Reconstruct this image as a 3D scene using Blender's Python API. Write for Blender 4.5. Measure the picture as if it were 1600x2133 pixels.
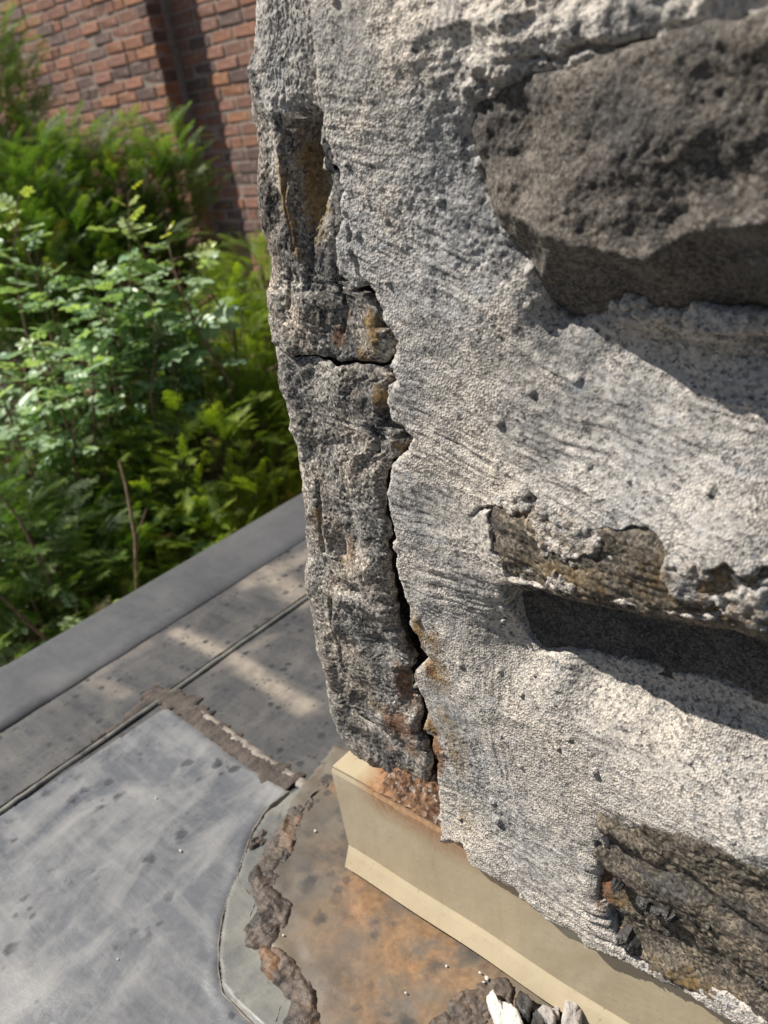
import bpy, math, random
import numpy as np

rng = np.random.default_rng(11)
random.seed(5)
scene = bpy.context.scene
for o in list(bpy.data.objects):
    bpy.data.objects.remove(o)
COL = scene.collection

# ------------------------------------------------------------------ camera
W, H, F_PX = 1600.0, 2133.0, 1700.0
CAM = np.array([.382, -.282, .555])
PITCH = math.atan(853.0 / F_PX)
ROLL = math.radians(9.3)
YAW = math.radians(45.0)
_F = np.array([-math.sin(YAW), math.cos(YAW), 0.0])
_R = np.array([math.cos(YAW), math.sin(YAW), 0.0])
_Z = np.array([0.0, 0.0, 1.0])
FW = _F * math.cos(PITCH) - _Z * math.sin(PITCH)
_U = _F * math.sin(PITCH) + _Z * math.cos(PITCH)
XI = _R * math.cos(ROLL) - _U * math.sin(ROLL)
YI = _R * math.sin(ROLL) + _U * math.cos(ROLL)
from mathutils import Matrix, Vector
cd = bpy.data.cameras.new('camera')
cd.sensor_fit = 'VERTICAL'
cd.sensor_height = 36.0
cd.sensor_width = 27.0
cd.lens = F_PX / H * 36.0
cd.clip_start = 0.02
cd.clip_end = 200.0
cd.dof.use_dof = True
cd.dof.focus_distance = 0.47
cd.dof.aperture_fstop = cd.lens / 1000.0 / 0.0027
cam = bpy.data.objects.new('camera', cd)
COL.objects.link(cam)
m = Matrix.Identity(4)
for i in range(3):
    m[i][0] = XI[i]; m[i][1] = YI[i]; m[i][2] = -FW[i]; m[i][3] = CAM[i]
cam.matrix_world = m
scene.camera = cam

# ------------------------------------------------------------------ light
SUN_EL, SUN_ANG = math.radians(50), math.radians(208)   # angle in the xy plane, from +x
S_DIR = np.array([math.cos(SUN_EL) * math.cos(SUN_ANG), math.cos(SUN_EL) * math.sin(SUN_ANG), math.sin(SUN_EL)])
world = bpy.data.worlds.new('World')
scene.world = world
world.use_nodes = True
wn = world.node_tree
sky = wn.nodes.new('ShaderNodeTexSky')
sky.sky_type = 'NISHITA'
sky.sun_disc = False
sky.sun_elevation = SUN_EL
sky.sun_rotation = math.atan2(S_DIR[0], S_DIR[1])
wn.nodes['Background'].inputs[1].default_value = 0.05
wn.links.new(sky.outputs[0], wn.nodes['Background'].inputs[0])
sl = bpy.data.lights.new('sun', 'SUN')
sl.energy = 5.0
sl.angle = math.radians(0.55)
sl.color = (1.0, 0.955, 0.88)
sun = bpy.data.objects.new('sun', sl)
COL.objects.link(sun)
sun.rotation_euler = Vector(S_DIR.tolist()).to_track_quat('Z', 'Y').to_euler()
sun.location = (-3, -2, 5)
scene.view_settings.view_transform = 'Standard'
scene.view_settings.look = 'None'
scene.view_settings.gamma = 1.0
scene.view_settings.use_curve_mapping = False
scene.view_settings.exposure = 0.34
scene.render.engine = 'CYCLES'

# ------------------------------------------------------------------ pixel directions
def ray(u, v):
    r = FW + (u - W / 2) / F_PX * XI - (v - H / 2) / F_PX * YI
    return r / np.linalg.norm(r)
YW = 0.035                    # plane of the chimney face; h = height of relief in front of it
def face_pt(u, v, h):         # -> (x, z) on the chimney face at relief h
    r = ray(u, v)
    p = CAM + r * ((YW - h - CAM[1]) / r[1])
    return p[0], p[2]
def roof_pt(u, v, z=0.0):
    r = ray(u, v)
    p = CAM + r * ((z - CAM[2]) / r[2])
    return p[0], p[1]
def at(u, v, t):
    return CAM + ray(u, v) * t

# ------------------------------------------------------------------ noise
def _hash(ix, iy, seed):
    h = (ix.astype(np.uint32) * np.uint32(374761393) + iy.astype(np.uint32) * np.uint32(668265263)
         + np.uint32((seed * 362437 + 12345) & 0xffffffff))
    h = (h ^ (h >> np.uint32(13))) * np.uint32(1274126177)
    h = h ^ (h >> np.uint32(16))
    return (h & np.uint32(0xffffff)).astype(np.float64) / float(0xffffff)
def vn(x, y, seed=0):         # value noise, -1..1
    fx, fy = np.floor(x), np.floor(y)
    ix, iy = fx.astype(np.int64), fy.astype(np.int64)
    tx, ty = x - fx, y - fy
    tx = tx * tx * tx * (tx * (tx * 6 - 15) + 10)
    ty = ty * ty * ty * (ty * (ty * 6 - 15) + 10)
    a = _hash(ix, iy, seed); b = _hash(ix + 1, iy, seed)
    c = _hash(ix, iy + 1, seed); d = _hash(ix + 1, iy + 1, seed)
    return (a + (b - a) * tx + (c - a) * ty + (a - b - c + d) * tx * ty) * 2 - 1
def fbm(x, y, f0, n=4, seed=0, gain=.5):
    s, a, t = 0.0, 1.0, 0.0
    for i in range(n):
        co, si = math.cos(.7 * i + seed), math.sin(.7 * i + seed)
        s = s + a * vn((x * co - y * si) * f0, (x * si + y * co) * f0, seed * 17 + i)
        t += a; a *= gain; f0 *= 2.03
    return s / t
def ridged(x, y, f0, n=3, seed=0):
    s, a, t = 0.0, 1.0, 0.0
    for i in range(n):
        s = s + a * (1 - 2 * np.abs(vn(x * f0 + i * 3.1, y * f0 - i * 1.7, seed * 13 + i)))
        t += a; a *= .5; f0 *= 2.1
    return s / t
def cells(x, y, f, seed=0):   # rounded grains: height of the nearest random bump, 0..1
    x, y = x * f, y * f
    ix, iy = np.floor(x).astype(np.int64), np.floor(y).astype(np.int64)
    best = np.full(np.shape(x), 9.0)
    for dx in (-1, 0, 1):
        for dy in (-1, 0, 1):
            jx, jy = ix + dx, iy + dy
            d = (jx + _hash(jx, jy, seed) - x) ** 2 + (jy + _hash(jx, jy, seed + 7) - y) ** 2
            d = d / (.35 + .65 * _hash(jx, jy, seed + 13)) ** 2
            best = np.minimum(best, d)
    return np.sqrt(np.clip(1 - best, 0, 1))
def sstep(a, b, x):
    t = np.clip((x - a) / (b - a), 0, 1)
    return t * t * (3 - 2 * t)
def tps(pts, lam=1e-4):       # thin plate spline through (x, z, value)
    p = np.array(pts, float); X = p[:, :2] * 10; n = len(p)
    def phi(r2):
        return .5 * r2 * np.log(np.maximum(r2, 1e-12))
    K = phi(((X[:, None] - X[None]) ** 2).sum(-1)) + lam * np.eye(n)
    P = np.c_[np.ones(n), X]
    A = np.block([[K, P], [P.T, np.zeros((3, 3))]])
    w = np.linalg.solve(A, np.r_[p[:, 2], 0, 0, 0])
    def f(x, z):
        x = np.asarray(x) * 10; z = np.asarray(z) * 10
        o = w[n] + w[n + 1] * x + w[n + 2] * z
        for i in range(n):
            o = o + w[i] * phi((x - X[i, 0]) ** 2 + (z - X[i, 1]) ** 2)
        return o
    return f
def seg_dist(x, y, poly):
    d = np.full(np.shape(x), 1e9)
    for (x0, y0), (x1, y1) in zip(poly[:-1], poly[1:]):
        dx, dy = x1 - x0, y1 - y0
        L = dx * dx + dy * dy + 1e-18
        t = np.clip(((x - x0) * dx + (y - y0) * dy) / L, 0, 1)
        d = np.minimum(d, (x - x0 - t * dx) ** 2 + (y - y0 - t * dy) ** 2)
    return np.sqrt(d)
def inside(x, y, poly):
    r = np.zeros(np.shape(x), bool)
    pts = list(poly) + [poly[0]]
    for (x0, y0), (x1, y1) in zip(pts[:-1], pts[1:]):
        if y0 == y1:
            continue
        c = ((y0 > y) != (y1 > y)) & (x < (x1 - x0) * (y - y0) / (y1 - y0) + x0)
        r ^= c
    return r
def sdist(x, y, poly):        # positive inside
    d = seg_dist(x, y, list(poly) + [poly[0]])
    return np.where(inside(x, y, poly), d, -d)

# ------------------------------------------------------------------ object helpers
def mesh_obj(name, V, faces, mat, parent=None, loc=(0, 0, 0), smooth=True, attrs=None):
    V = np.asarray(V, float) - np.asarray(loc, float)
    me = bpy.data.meshes.new(name)
    if isinstance(faces, np.ndarray):
        nf, k = faces.shape
        me.vertices.add(len(V)); me.vertices.foreach_set('co', V.astype(np.float32).ravel())
        me.loops.add(nf * k); me.loops.foreach_set('vertex_index', faces.astype(np.int32).ravel())
        me.polygons.add(nf)
        me.polygons.foreach_set('loop_start', np.arange(0, nf * k, k, dtype=np.int32))
        me.polygons.foreach_set('loop_total', np.full(nf, k, np.int32))
    else:
        me.from_pydata(V.tolist(), [], faces)
    if attrs:
        for n, a in attrs.items():
            at_ = me.attributes.new(n, 'FLOAT', 'POINT')
            at_.data.foreach_set('value', np.asarray(a, np.float32).ravel())
    me.update(calc_edges=True)
    me.validate()
    if smooth:
        me.polygons.foreach_set('use_smooth', np.ones(len(me.polygons), bool))
    if mat:
        me.materials.append(mat)
    o = bpy.data.objects.new(name, me)
    COL.objects.link(o)
    if parent is not None:
        o.parent = parent                       # parents sit at their base; child vertices are local to it
        o.location = Vector(loc) - parent.location if parent.location != Vector(loc) else (0, 0, 0)
    else:
        o.location = loc
    return o
def thing(name, label, cat, loc=(0, 0, 0), group=None):
    o = bpy.data.objects.new(name, None)
    o.empty_display_size = .05
    COL.objects.link(o); o.location = loc
    return tag(o, label, cat, group)
def tag(o, label=None, cat=None, group=None, kind=None):
    if label: o['label'] = label
    if cat: o['category'] = cat
    if group: o['group'] = group
    if kind: o['kind'] = kind
    return o
def grid_faces(nr, nc, keep=None):
    i = np.arange(nr * nc).reshape(nr, nc)
    f = np.stack([i[:-1, :-1], i[:-1, 1:], i[1:, 1:], i[1:, :-1]], -1).reshape(-1, 4)
    if keep is not None:
        k = keep.reshape(nr, nc)
        m_ = (k[:-1, :-1] & k[:-1, 1:] & k[1:, 1:] & k[1:, :-1]).ravel()
        f = f[m_]
    return f
def compact(V, f, attrs=None):
    u, inv = np.unique(f, return_inverse=True)
    return V[u], inv.reshape(f.shape), ({k: np.ravel(a)[u] for k, a in attrs.items()} if attrs else None)

# ------------------------------------------------------------------ materials
class NT:
    def __init__(s, name):
        s.m = bpy.data.materials.new(name); s.m.use_nodes = True
        s.t = s.m.node_tree; s.b = s.t.nodes['Principled BSDF']
        s.co = s.t.nodes.new('ShaderNodeTexCoord').outputs['Object']
    def link(s, a, b): s.t.links.new(a, b)
    def val(s, sock, v):
        if hasattr(v, 'links') or isinstance(v, bpy.types.NodeSocket): s.link(v, sock)
        else: sock.default_value = v
    def mapping(s, scale=(1, 1, 1), rot=(0, 0, 0)):
        n = s.t.nodes.new('ShaderNodeMapping'); s.link(s.co, n.inputs[0])
        n.inputs['Scale'].default_value = scale; n.inputs['Rotation'].default_value = rot
        return n.outputs[0]
    def noise(s, scale, detail=3, rough=.55, vec=None, dist=0.0):
        n = s.t.nodes.new('ShaderNodeTexNoise'); s.link(vec or s.co, n.inputs['Vector'])
        n.inputs['Scale'].default_value = scale; n.inputs['Detail'].default_value = detail
        n.inputs['Roughness'].default_value = rough; n.inputs['Distortion'].default_value = dist
        return n.outputs[0]
    def voro(s, scale, out='Color', vec=None, feature='F1'):
        n = s.t.nodes.new('ShaderNodeTexVoronoi'); s.link(vec or s.co, n.inputs['Vector'])
        n.feature = feature
        n.inputs['Scale'].default_value = scale
        return n.outputs[out]
    def sep(s, c):
        n = s.t.nodes.new('ShaderNodeSeparateColor'); s.link(c, n.inputs[0]); return n.outputs
    def ramp(s, fac, stops, interp='LINEAR'):
        n = s.t.nodes.new('ShaderNodeValToRGB'); s.link(fac, n.inputs[0])
        e = n.color_ramp.elements; n.color_ramp.interpolation = interp
        while len(e) < len(stops): e.new(.5)
        for k, (p, c) in zip(e, stops):
            k.position = p
            k.color = (c, c, c, 1) if isinstance(c, (int, float)) else (*c, 1)
        return n.outputs[0]
    def mix(s, fac, a, b, mode='MIX'):
        n = s.t.nodes.new('ShaderNodeMix'); n.data_type = 'RGBA'; n.blend_type = mode
        s.val(n.inputs[0], fac)
        for sock, v in ((n.inputs[6], a), (n.inputs[7], b)):
            if isinstance(v, tuple): sock.default_value = (*v, 1) if len(v) == 3 else v
            else: s.link(v, sock)
        return n.outputs[2]
    def math(s, op, a, b=0.0, clamp=False):
        n = s.t.nodes.new('ShaderNodeMath'); n.operation = op; n.use_clamp = clamp
        s.val(n.inputs[0], a); s.val(n.inputs[1], b); return n.outputs[0]
    def attr(s, name):
        n = s.t.nodes.new('ShaderNodeAttribute'); n.attribute_name = name; return n.outputs['Fac']
    def bump(s, h, strength=.5, dist=.001, prev=None):
        n = s.t.nodes.new('ShaderNodeBump'); s.link(h, n.inputs['Height'])
        n.inputs['Strength'].default_value = strength; n.inputs['Distance'].default_value = dist
        if prev: s.link(prev, n.inputs['Normal'])
        return n.outputs[0]
    def out(s, color, rough=.9, spec=.3, normal=None, metal=0.0):
        if isinstance(color, tuple): s.b.inputs['Base Color'].default_value = (*color, 1)
        else: s.link(color, s.b.inputs['Base Color'])
        s.val(s.b.inputs['Roughness'], rough)
        s.b.inputs['Specular IOR Level'].default_value = spec
        s.b.inputs['Metallic'].default_value = metal
        if normal: s.link(normal, s.b.inputs['Normal'])
        return s.m

def mortar_colour(n, light=1.0):
    g = n.sep(n.voro(760))[0]
    g2 = n.sep(n.voro(420))[1]
    c = n.ramp(g, [(0, (.05, .05, .052)), (.13, (.18, .175, .17)), (.32, (.49, .465, .432)), (.65, (.68, .64, .585)), (1, (.83, .785, .72))])
    c2 = n.ramp(g2, [(0, (.10, .10, .105)), (.25, (.47, .45, .425)), (.92, (.76, .72, .665)), (1, (.46, .50, .54))])
    c = n.mix(.4, c, c2)
    w = n.ramp(n.noise(26, 5, .62), [(.32, (.60, .605, .61)), (.5, (.89, .875, .855)), (.66, (1.12, 1.07, 1.0))])
    c = n.mix(1.0, c, w, 'MULTIPLY')
    w2 = n.ramp(n.noise(7, 3, .5), [(.35, (.80, .82, .86)), (.65, (1.08, 1.04, .99))])
    c = n.mix(1.0, c, w2, 'MULTIPLY')
    p = n.ramp(n.noise(70, 4, .6), [(.63, 0.0), (.70, 1.0)])       # grey cement-rich smears
    c = n.mix(n.math('MULTIPLY', p, .55), c, (.40, .42, .44))
    sp = n.ramp(n.noise(160, 3, .6), [(.64, 0.0), (.70, 1.0)])     # soot specks
    return n.mix(n.math('MULTIPLY', sp, .5), c, (.08, .078, .077))
def stains(n, c):  # stain colours; the dark one also carries some painted shade
    br = n.noise(120, 4, .65)
    for a, col, k in (('dark', (.055, .055, .058), .85), ('ochre', (.22, .135, .045), .85), ('rust', (.17, .075, .033), .72)):
        f = n.math('ADD', n.attr(a), n.math('MULTIPLY', n.math('SUBTRACT', br, .5), 1.1))
        f = n.math('MULTIPLY', n.ramp(f, [(.32, 0.0), (.75, 1.0)]), k)
        v = n.mix(n.sep(n.voro(500))[2], tuple(x * .5 for x in col), tuple(min(1, x * 1.5) for x in col))
        c = n.mix(f, c, v)
    return c

def make_mats():
    M = {}
    n = NT('mortar')
    c = mortar_colour(n)
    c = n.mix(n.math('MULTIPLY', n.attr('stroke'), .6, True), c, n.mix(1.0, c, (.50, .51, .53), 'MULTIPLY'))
    c = stains(n, c)
    sm = n.ramp(n.noise(13, 4, .6), [(.38, .25), (.60, .9)])
    b = n.bump(n.voro(760, 'Distance'), .9, .0010)
    b = n.bump(n.noise(1100, 3, .6), .9, .0010, b)
    for nd in n.t.nodes:
        if nd.type == 'BUMP': n.link(sm, nd.inputs['Strength'])
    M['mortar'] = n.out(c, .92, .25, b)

    n = NT('corner_stone')
    g = n.sep(n.voro(800))[0]
    c = n.ramp(g, [(0, (.06, .058, .056)), (.3, (.175, .168, .16)), (.7, (.31, .298, .282)), (1, (.58, .555, .52))])
    w = n.ramp(n.noise(30, 5, .65), [(.32, (.26, .265, .28)), (.46, (.78, .76, .73)), (.58, (1.15, 1.1, 1.02)), (.70, (1.6, 1.52, 1.4))])
    c = n.mix(1.0, c, w, 'MULTIPLY')
    li = n.ramp(n.noise(95, 5, .7), [(.56, 0.0), (.66, 1.0)])
    c = n.mix(n.math('MULTIPLY', li, .55), c, (.46, .435, .39))
    br_ = n.ramp(n.noise(18, 4, .6), [(.48, 0.0), (.62, 1.0)])
    c = n.mix(n.math('MULTIPLY', br_, .28), c, n.mix(1.0, c, (1.15, .86, .60), 'MULTIPLY'))
    mm = n.ramp(n.math('ADD', n.attr('mortar'), n.math('MULTIPLY', n.math('SUBTRACT', n.noise(140, 4, .6), .5), .9)), [(.4, 0.0), (.6, 1.0)])
    c = n.mix(mm, c, mortar_colour(n))
    c = stains(n, c)
    b = n.bump(n.noise(700, 4, .65), .6, .0009)
    b = n.bump(n.voro(900, 'Distance'), .35, .0006, b)
    M['corner'] = n.out(c, .9, .25, b)

    n = NT('dark_stone')
    g = n.sep(n.voro(900))[0]
    c = n.ramp(g, [(0, (.055, .05, .045)), (.5, (.118, .106, .094)), (1, (.205, .186, .165))])
    w = n.ramp(n.noise(22, 5, .6), [(.35, (.62, .62, .64)), (.65, (1.3, 1.24, 1.15))])
    c = n.mix(1.0, c, w, 'MULTIPLY')
    c = n.mix(n.math('MULTIPLY', n.ramp(n.noise(48, 5, .65), [(.54, 0.0), (.66, 1.0)]), .4), c, (.19, .175, .155))
    c = n.mix(n.math('MULTIPLY', n.ramp(n.noise(240, 3, .6), [(.66, 0.0), (.70, 1.0)]), .5), c, (.36, .33, .29))
    c = stains(n, c)
    b = n.bump(n.noise(650, 4, .65), .8, .0010)
    M['dark_stone'] = n.out(c, .88, .3, b)

    n = NT('brown_stone')
    g = n.sep(n.voro(850))[0]
    c = n.ramp(g, [(0, (.045, .04, .034)), (.5, (.135, .115, .092)), (1, (.28, .245, .20))])
    st = n.noise(1, 5, .6, n.mapping((46, 60, 120), (0, math.radians(16), 0)))
    w = n.ramp(st, [(.36, (.50, .49, .48)), (.52, (.85, .83, .8)), (.66, (1.25, 1.17, 1.02))])
    c = n.mix(1.0, c, w, 'MULTIPLY')
    c = stains(n, c)
    b = n.bump(st, .35, .0015)
    b = n.bump(n.noise(650, 4, .65), .5, .0008, b)
    M['brown_stone'] = n.out(c, .85, .3, b)

    n = NT('core'); M['core'] = n.out(n.ramp(n.noise(60), [(.3, (.05, .045, .04)), (.7, (.12, .10, .08))]), .95, .1)

    n = NT('flashing')
    base = n.ramp(n.noise(14, 3), [(.3, (.49, .405, .27)), (.7, (.54, .45, .305))])
    sp = n.ramp(n.noise(420, 2, .5), [(.70, 0.0), (.73, 1.0)])
    base = n.mix(n.math('MULTIPLY', sp, .6), base, (.16, .13, .09))
    ft = n.math('ADD', n.attr('rust'), n.math('MULTIPLY', n.math('SUBTRACT', n.noise(55, 5, .6), .5), .55))
    base = n.mix(n.ramp(ft, [(.15, 0.0), (.45, .45), (.75, .95)]), base, n.ramp(n.noise(300, 3), [(.35, (.32, .17, .085)), (.65, (.44, .27, .15))]))
    dr = n.ramp(n.noise(1, 5, .65, n.mapping((90, 90, 9))), [(.52, 0.0), (.68, 1.0)])
    base = n.mix(n.math('MULTIPLY', dr, .16), base, (.30, .22, .13))
    gr_ = n.ramp(n.noise(38, 5, .7), [(.55, 0.0), (.72, 1.0)])
    base = n.mix(n.math('MULTIPLY', gr_, .16), base, (.25, .20, .135))
    spl = n.ramp(n.noise(150, 4, .7), [(.68, 0.0), (.71, 1.0)])
    base = n.mix(n.math('MULTIPLY', spl, .55), base, (.52, .50, .46))
    sc = n.ramp(n.noise(1, 2, .5, n.mapping((420, 60, 30), (0, .5, 0))), [(.735, 0.0), (.75, 1.0)])
    base = n.mix(n.math('MULTIPLY', sc, .6), base, (.72, .68, .58))
    rough = n.ramp(n.noise(30, 3), [(.3, .16), (.7, .34)])
    b = n.bump(n.noise(26, 3), .35, .003)
    M['flashing'] = n.out(base, rough, .5, n.bump(n.noise(300, 3), .12, .0006, b))

    n = NT('dirt')
    g = n.sep(n.voro(420))[0]
    c = n.ramp(g, [(0, (.05, .03, .02)), (.5, (.15, .085, .05)), (.85, (.26, .15, .09)), (1, (.34, .31, .28))])
    M['dirt'] = n.out(n.mix(n.attr('rust'), c, (.33, .18, .10)), .95, .2, n.bump(n.noise(500, 4, .7), .8, .0015))

    def spots(n, scale, lo, hi):
        d = n.voro(scale, 'Distance', vec=None)
        wob = n.math('ADD', d, n.math('MULTIPLY', n.math('SUBTRACT', n.noise(scale * 3, 3), .5), .55))
        sel = n.ramp(n.noise(13, 3), [(lo + .01, 0.0), (hi + .01, 1.0)])
        rnd = n.ramp(n.sep(n.voro(scale))[0], [(.5, 1.0), (.7, 0.0)])
        return n.math('MULTIPLY', n.math('MULTIPLY', n.ramp(wob, [(.16, 1.0), (.30, 0.0)]), rnd), sel)
    def rubber(name, c0, c1, dust, dustcol=(.34, .30, .25), rough=(.42, .62), spot=.7, weave=False, sscale=62, spec=.5, lo=.42):
        n = NT(name)
        c = n.ramp(n.noise(5, 4, .55), [(.32, c0), (.68, c1)])
        c = n.mix(n.math('MULTIPLY', n.ramp(n.noise(160, 3, .6), [(.4, 0.0), (.7, 1.0)]), .22), c, tuple(x * 1.5 for x in c1))
        du = n.math('MULTIPLY', n.ramp(n.noise(11, 5, .62, n.mapping((1.8, .9, 1)), .6), [(.46, 0.0), (.70, 1.0)]), dust)
        c = n.mix(du, c, dustcol)
        sf = n.ramp(n.noise(1, 5, .65, n.mapping((9, 55, 1), (0, 0, .25)), .4), [(.45, 0.0), (.66, 1.0)])
        c = n.mix(n.math('MULTIPLY', sf, .38 * dust + .06), c, dustcol)
        td = n.ramp(n.noise(7, 4, .6), [(.47, 0.0), (.492, 1.0), (.50, 0.0)])
        c = n.mix(n.math('MULTIPLY', td, .12 * dust), c, dustcol)
        c = n.mix(n.math('MULTIPLY', n.attr('dust'), n.ramp(n.noise(45, 4, .65), [(.3, .35), (.65, 1.0)])), c, (.44, .37, .29))
        ru = n.math('MULTIPLY', n.attr('rust'), n.ramp(n.noise(40, 6, .68), [(.36, 0.0), (.58, 1.0)]))
        c = n.mix(ru, c, n.ramp(n.noise(150, 4, .6), [(.35, (.20, .10, .04)), (.65, (.36, .20, .09))]))
        c = n.mix(n.math('MULTIPLY', spots(n, sscale, lo, lo + .13), spot), c, (.022, .022, .025))
        c = n.mix(n.math('MULTIPLY', spots(n, sscale * 2.1, lo + .06, lo + .16), spot * .8), c, (.03, .03, .033))
        r = n.ramp(n.noise(24, 4, .6), [(.3, rough[0]), (.7, rough[1])])
        b = n.bump(n.noise(260, 4, .6), .25, .0008)
        b = n.bump(n.noise(16, 3, .5), .30, .004, b)
        if weave:
            mp = n.mapping((650, 650, 650), (0, 0, math.radians(12)))
            s = n.t.nodes.new('ShaderNodeTexChecker'); n.link(mp, s.inputs[0]); s.inputs['Scale'].default_value = 1.0
            b = n.bump(s.outputs['Fac'], .22, .0004, b)
        return n.out(c, r, spec, b)
    M['rubber'] = rubber('rubber', (.040, .040, .042), (.066, .065, .066), .42, (.19, .172, .15), spot=.85, lo=.30)
    M['rubber_patch'] = rubber('rubber_patch', (.095, .10, .11), (.165, .168, .175), .8, (.33, .32, .305), (.22, .40), .7, sscale=44)
    M['rubber_apron'] = rubber('rubber_apron', (.06, .055, .049), (.125, .106, .085), .45, (.235, .19, .13), (.42, .6), .7, True, 30)
    M['rubber_collar'] = rubber('rubber_collar', (.085, .085, .08), (.15, .15, .138), .75, (.30, .285, .24), (.4, .6), .6)
    M['trim'] = rubber('trim_rubber', (.075, .075, .079), (.10, .10, .103), .3, (.17, .165, .155), (.36, .5), .15)
    n = NT('sealant')
    c = n.ramp(n.noise(60, 5, .65), [(.3, (.03, .026, .024)), (.5, (.085, .065, .052)), (.72, (.18, .132, .10))])
    c = n.mix(n.math('MULTIPLY', n.ramp(n.noise(35, 4), [(.55, 0.0), (.70, 1.0)]), .6), c, (.32, .18, .09))
    M['sealant'] = n.out(c, .55, .45, n.bump(n.noise(180, 4, .65), .7, .003))
    n = NT('caulk_line'); M['caulk'] = n.out(n.ramp(n.noise(90, 4), [(.3, (.16, .14, .12)), (.7, (.36, .31, .26))]), .6, .4, n.bump(n.noise(300), .4, .001))
    n = NT('old_sealant'); M['old_sealant'] = n.out(n.ramp(n.noise(70, 5, .65), [(.3, (.05, .043, .039)), (.7, (.15, .12, .10))]), .8, .3, n.bump(n.noise(200, 5, .7), .8, .003))

    n = NT('brick')
    oi = n.t.nodes.new('ShaderNodeObjectInfo')
    rc = n.ramp(oi.outputs['Random'], [(0, (.20, .135, .115)), (.14, (.33, .18, .13)), (.40, (.42, .21, .135)), (.62, (.37, .195, .14)), (.82, (.22, .15, .128)), (.92, (.44, .215, .12)), (.97, (.34, .195, .145))], 'CONSTANT')
    bl = n.ramp(n.noise(14, 4, .6), [(.3, (.62, .66, .72)), (.55, (1.0, 1.0, 1.0)), (.72, (1.35, 1.15, 1.0))])
    c = n.mix(1.0, rc, bl, 'MULTIPLY')
    sm = n.ramp(n.noise(30, 4, .6), [(.6, 0.0), (.68, 1.0)])
    c = n.mix(n.math('MULTIPLY', sm, .5), c, (.50, .42, .35))
    soot = n.ramp(n.noise(3.5, 3, .6), [(.45, 0.0), (.65, 1.0)])
    c = n.mix(n.math('MULTIPLY', soot, .3), c, (.15, .105, .09))
    M['brick'] = n.out(c, .9, .25, n.bump(n.noise(120, 4), .5, .004))
    n = NT('joint'); M['joint'] = n.out(n.ramp(n.noise(40, 4), [(.3, (.30, .235, .195)), (.7, (.46, .38, .32))]), .95, .2, n.bump(n.noise(150, 3), .5, .004))

    def leaf(name, c0, c1, tip, trans=.45, rough=.5):
        m_ = bpy.data.materials.new(name); m_.use_nodes = True
        t = m_.node_tree; t.nodes.clear()
        o = t.nodes.new('ShaderNodeOutputMaterial')
        a = t.nodes.new('ShaderNodeAttribute'); a.attribute_name = 'rnd'
        r = t.nodes.new('ShaderNodeValToRGB'); t.links.new(a.outputs['Fac'], r.inputs[0])
        r.color_ramp.elements[0].color = (.16, .10, .04, 1); r.color_ramp.elements[1].color = (*c1, 1)
        e_ = r.color_ramp.elements.new(.05); e_.color = (*c0, 1)
        a2 = t.nodes.new('ShaderNodeAttribute'); a2.attribute_name = 'tip'
        mx = t.nodes.new('ShaderNodeMix'); mx.data_type = 'RGBA'
        t.links.new(a2.outputs['Fac'], mx.inputs[0]); t.links.new(r.outputs[0], mx.inputs[6]); mx.inputs[7].default_value = (*tip, 1)
        p = t.nodes.new('ShaderNodeBsdfPrincipled'); p.inputs['Roughness'].default_value = rough
        p.inputs['Specular IOR Level'].default_value = .4
        t.links.new(mx.outputs[2], p.inputs['Base Color'])
        tr = t.nodes.new('ShaderNodeBsdfTranslucent')
        sat = t.nodes.new('ShaderNodeMix'); sat.data_type = 'RGBA'; sat.blend_type = 'MULTIPLY'; sat.inputs[0].default_value = 1
        t.links.new(mx.outputs[2], sat.inputs[6]); sat.inputs[7].default_value = (1.5, 1.6, .55, 1)
        t.links.new(sat.outputs[2], tr.inputs[0])
        ms = t.nodes.new('ShaderNodeMixShader'); ms.inputs[0].default_value = trans
        t.links.new(p.outputs[0], ms.inputs[1]); t.links.new(tr.outputs[0], ms.inputs[2])
        t.links.new(ms.outputs[0], o.inputs[0])
        return m_
    M['cedar_a'] = leaf('cedar_green', (.055, .115, .025), (.14, .245, .05), (.30, .40, .07))
    M['cedar_b'] = leaf('cedar_bright', (.12, .19, .024), (.28, .385, .045), (.47, .54, .075))
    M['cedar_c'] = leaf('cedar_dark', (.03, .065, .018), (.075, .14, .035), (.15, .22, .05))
    M['rose'] = leaf('rose_green', (.26, .40, .235), (.47, .61, .40), (.60, .62, .06), .30, .36)
    n = NT('twig'); M['twig'] = n.out(n.ramp(n.noise(80, 3), [(.3, (.12, .08, .055)), (.7, (.27, .19, .13))]), .85, .2)
    n = NT('soil'); M['soil'] = n.out(n.ramp(n.noise(20, 5, .65), [(.3, (.03, .024, .018)), (.7, (.10, .08, .055))]), .95, .1, n.bump(n.noise(60, 4), .8, .02))
    n = NT('white_mortar'); M['white'] = n.out(n.ramp(n.noise(90, 4), [(.3, (.60, .575, .53)), (.7, (.78, .755, .70))]), .9, .2, n.bump(n.noise(350, 4, .65), .8, .0015))
    n = NT('grey_mortar'); M['grey'] = n.out(n.ramp(n.noise(120, 4), [(.3, (.25, .225, .21)), (.7, (.52, .48, .44))]), .9, .2, n.bump(n.noise(350, 4, .65), .8, .0015))
    n = NT('black_rubber'); M['black'] = n.out(n.ramp(n.noise(120, 4), [(.3, (.018, .017, .017)), (.72, (.075, .068, .062))]), .55, .45, n.bump(n.noise(250, 4), .6, .0015))
    n = NT('house_wall'); M['house'] = n.out(n.ramp(n.noise(8, 3), [(.3, (.30, .22, .18)), (.7, (.36, .27, .22))]), .9, .2)
    return M
M = make_mats()

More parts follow.
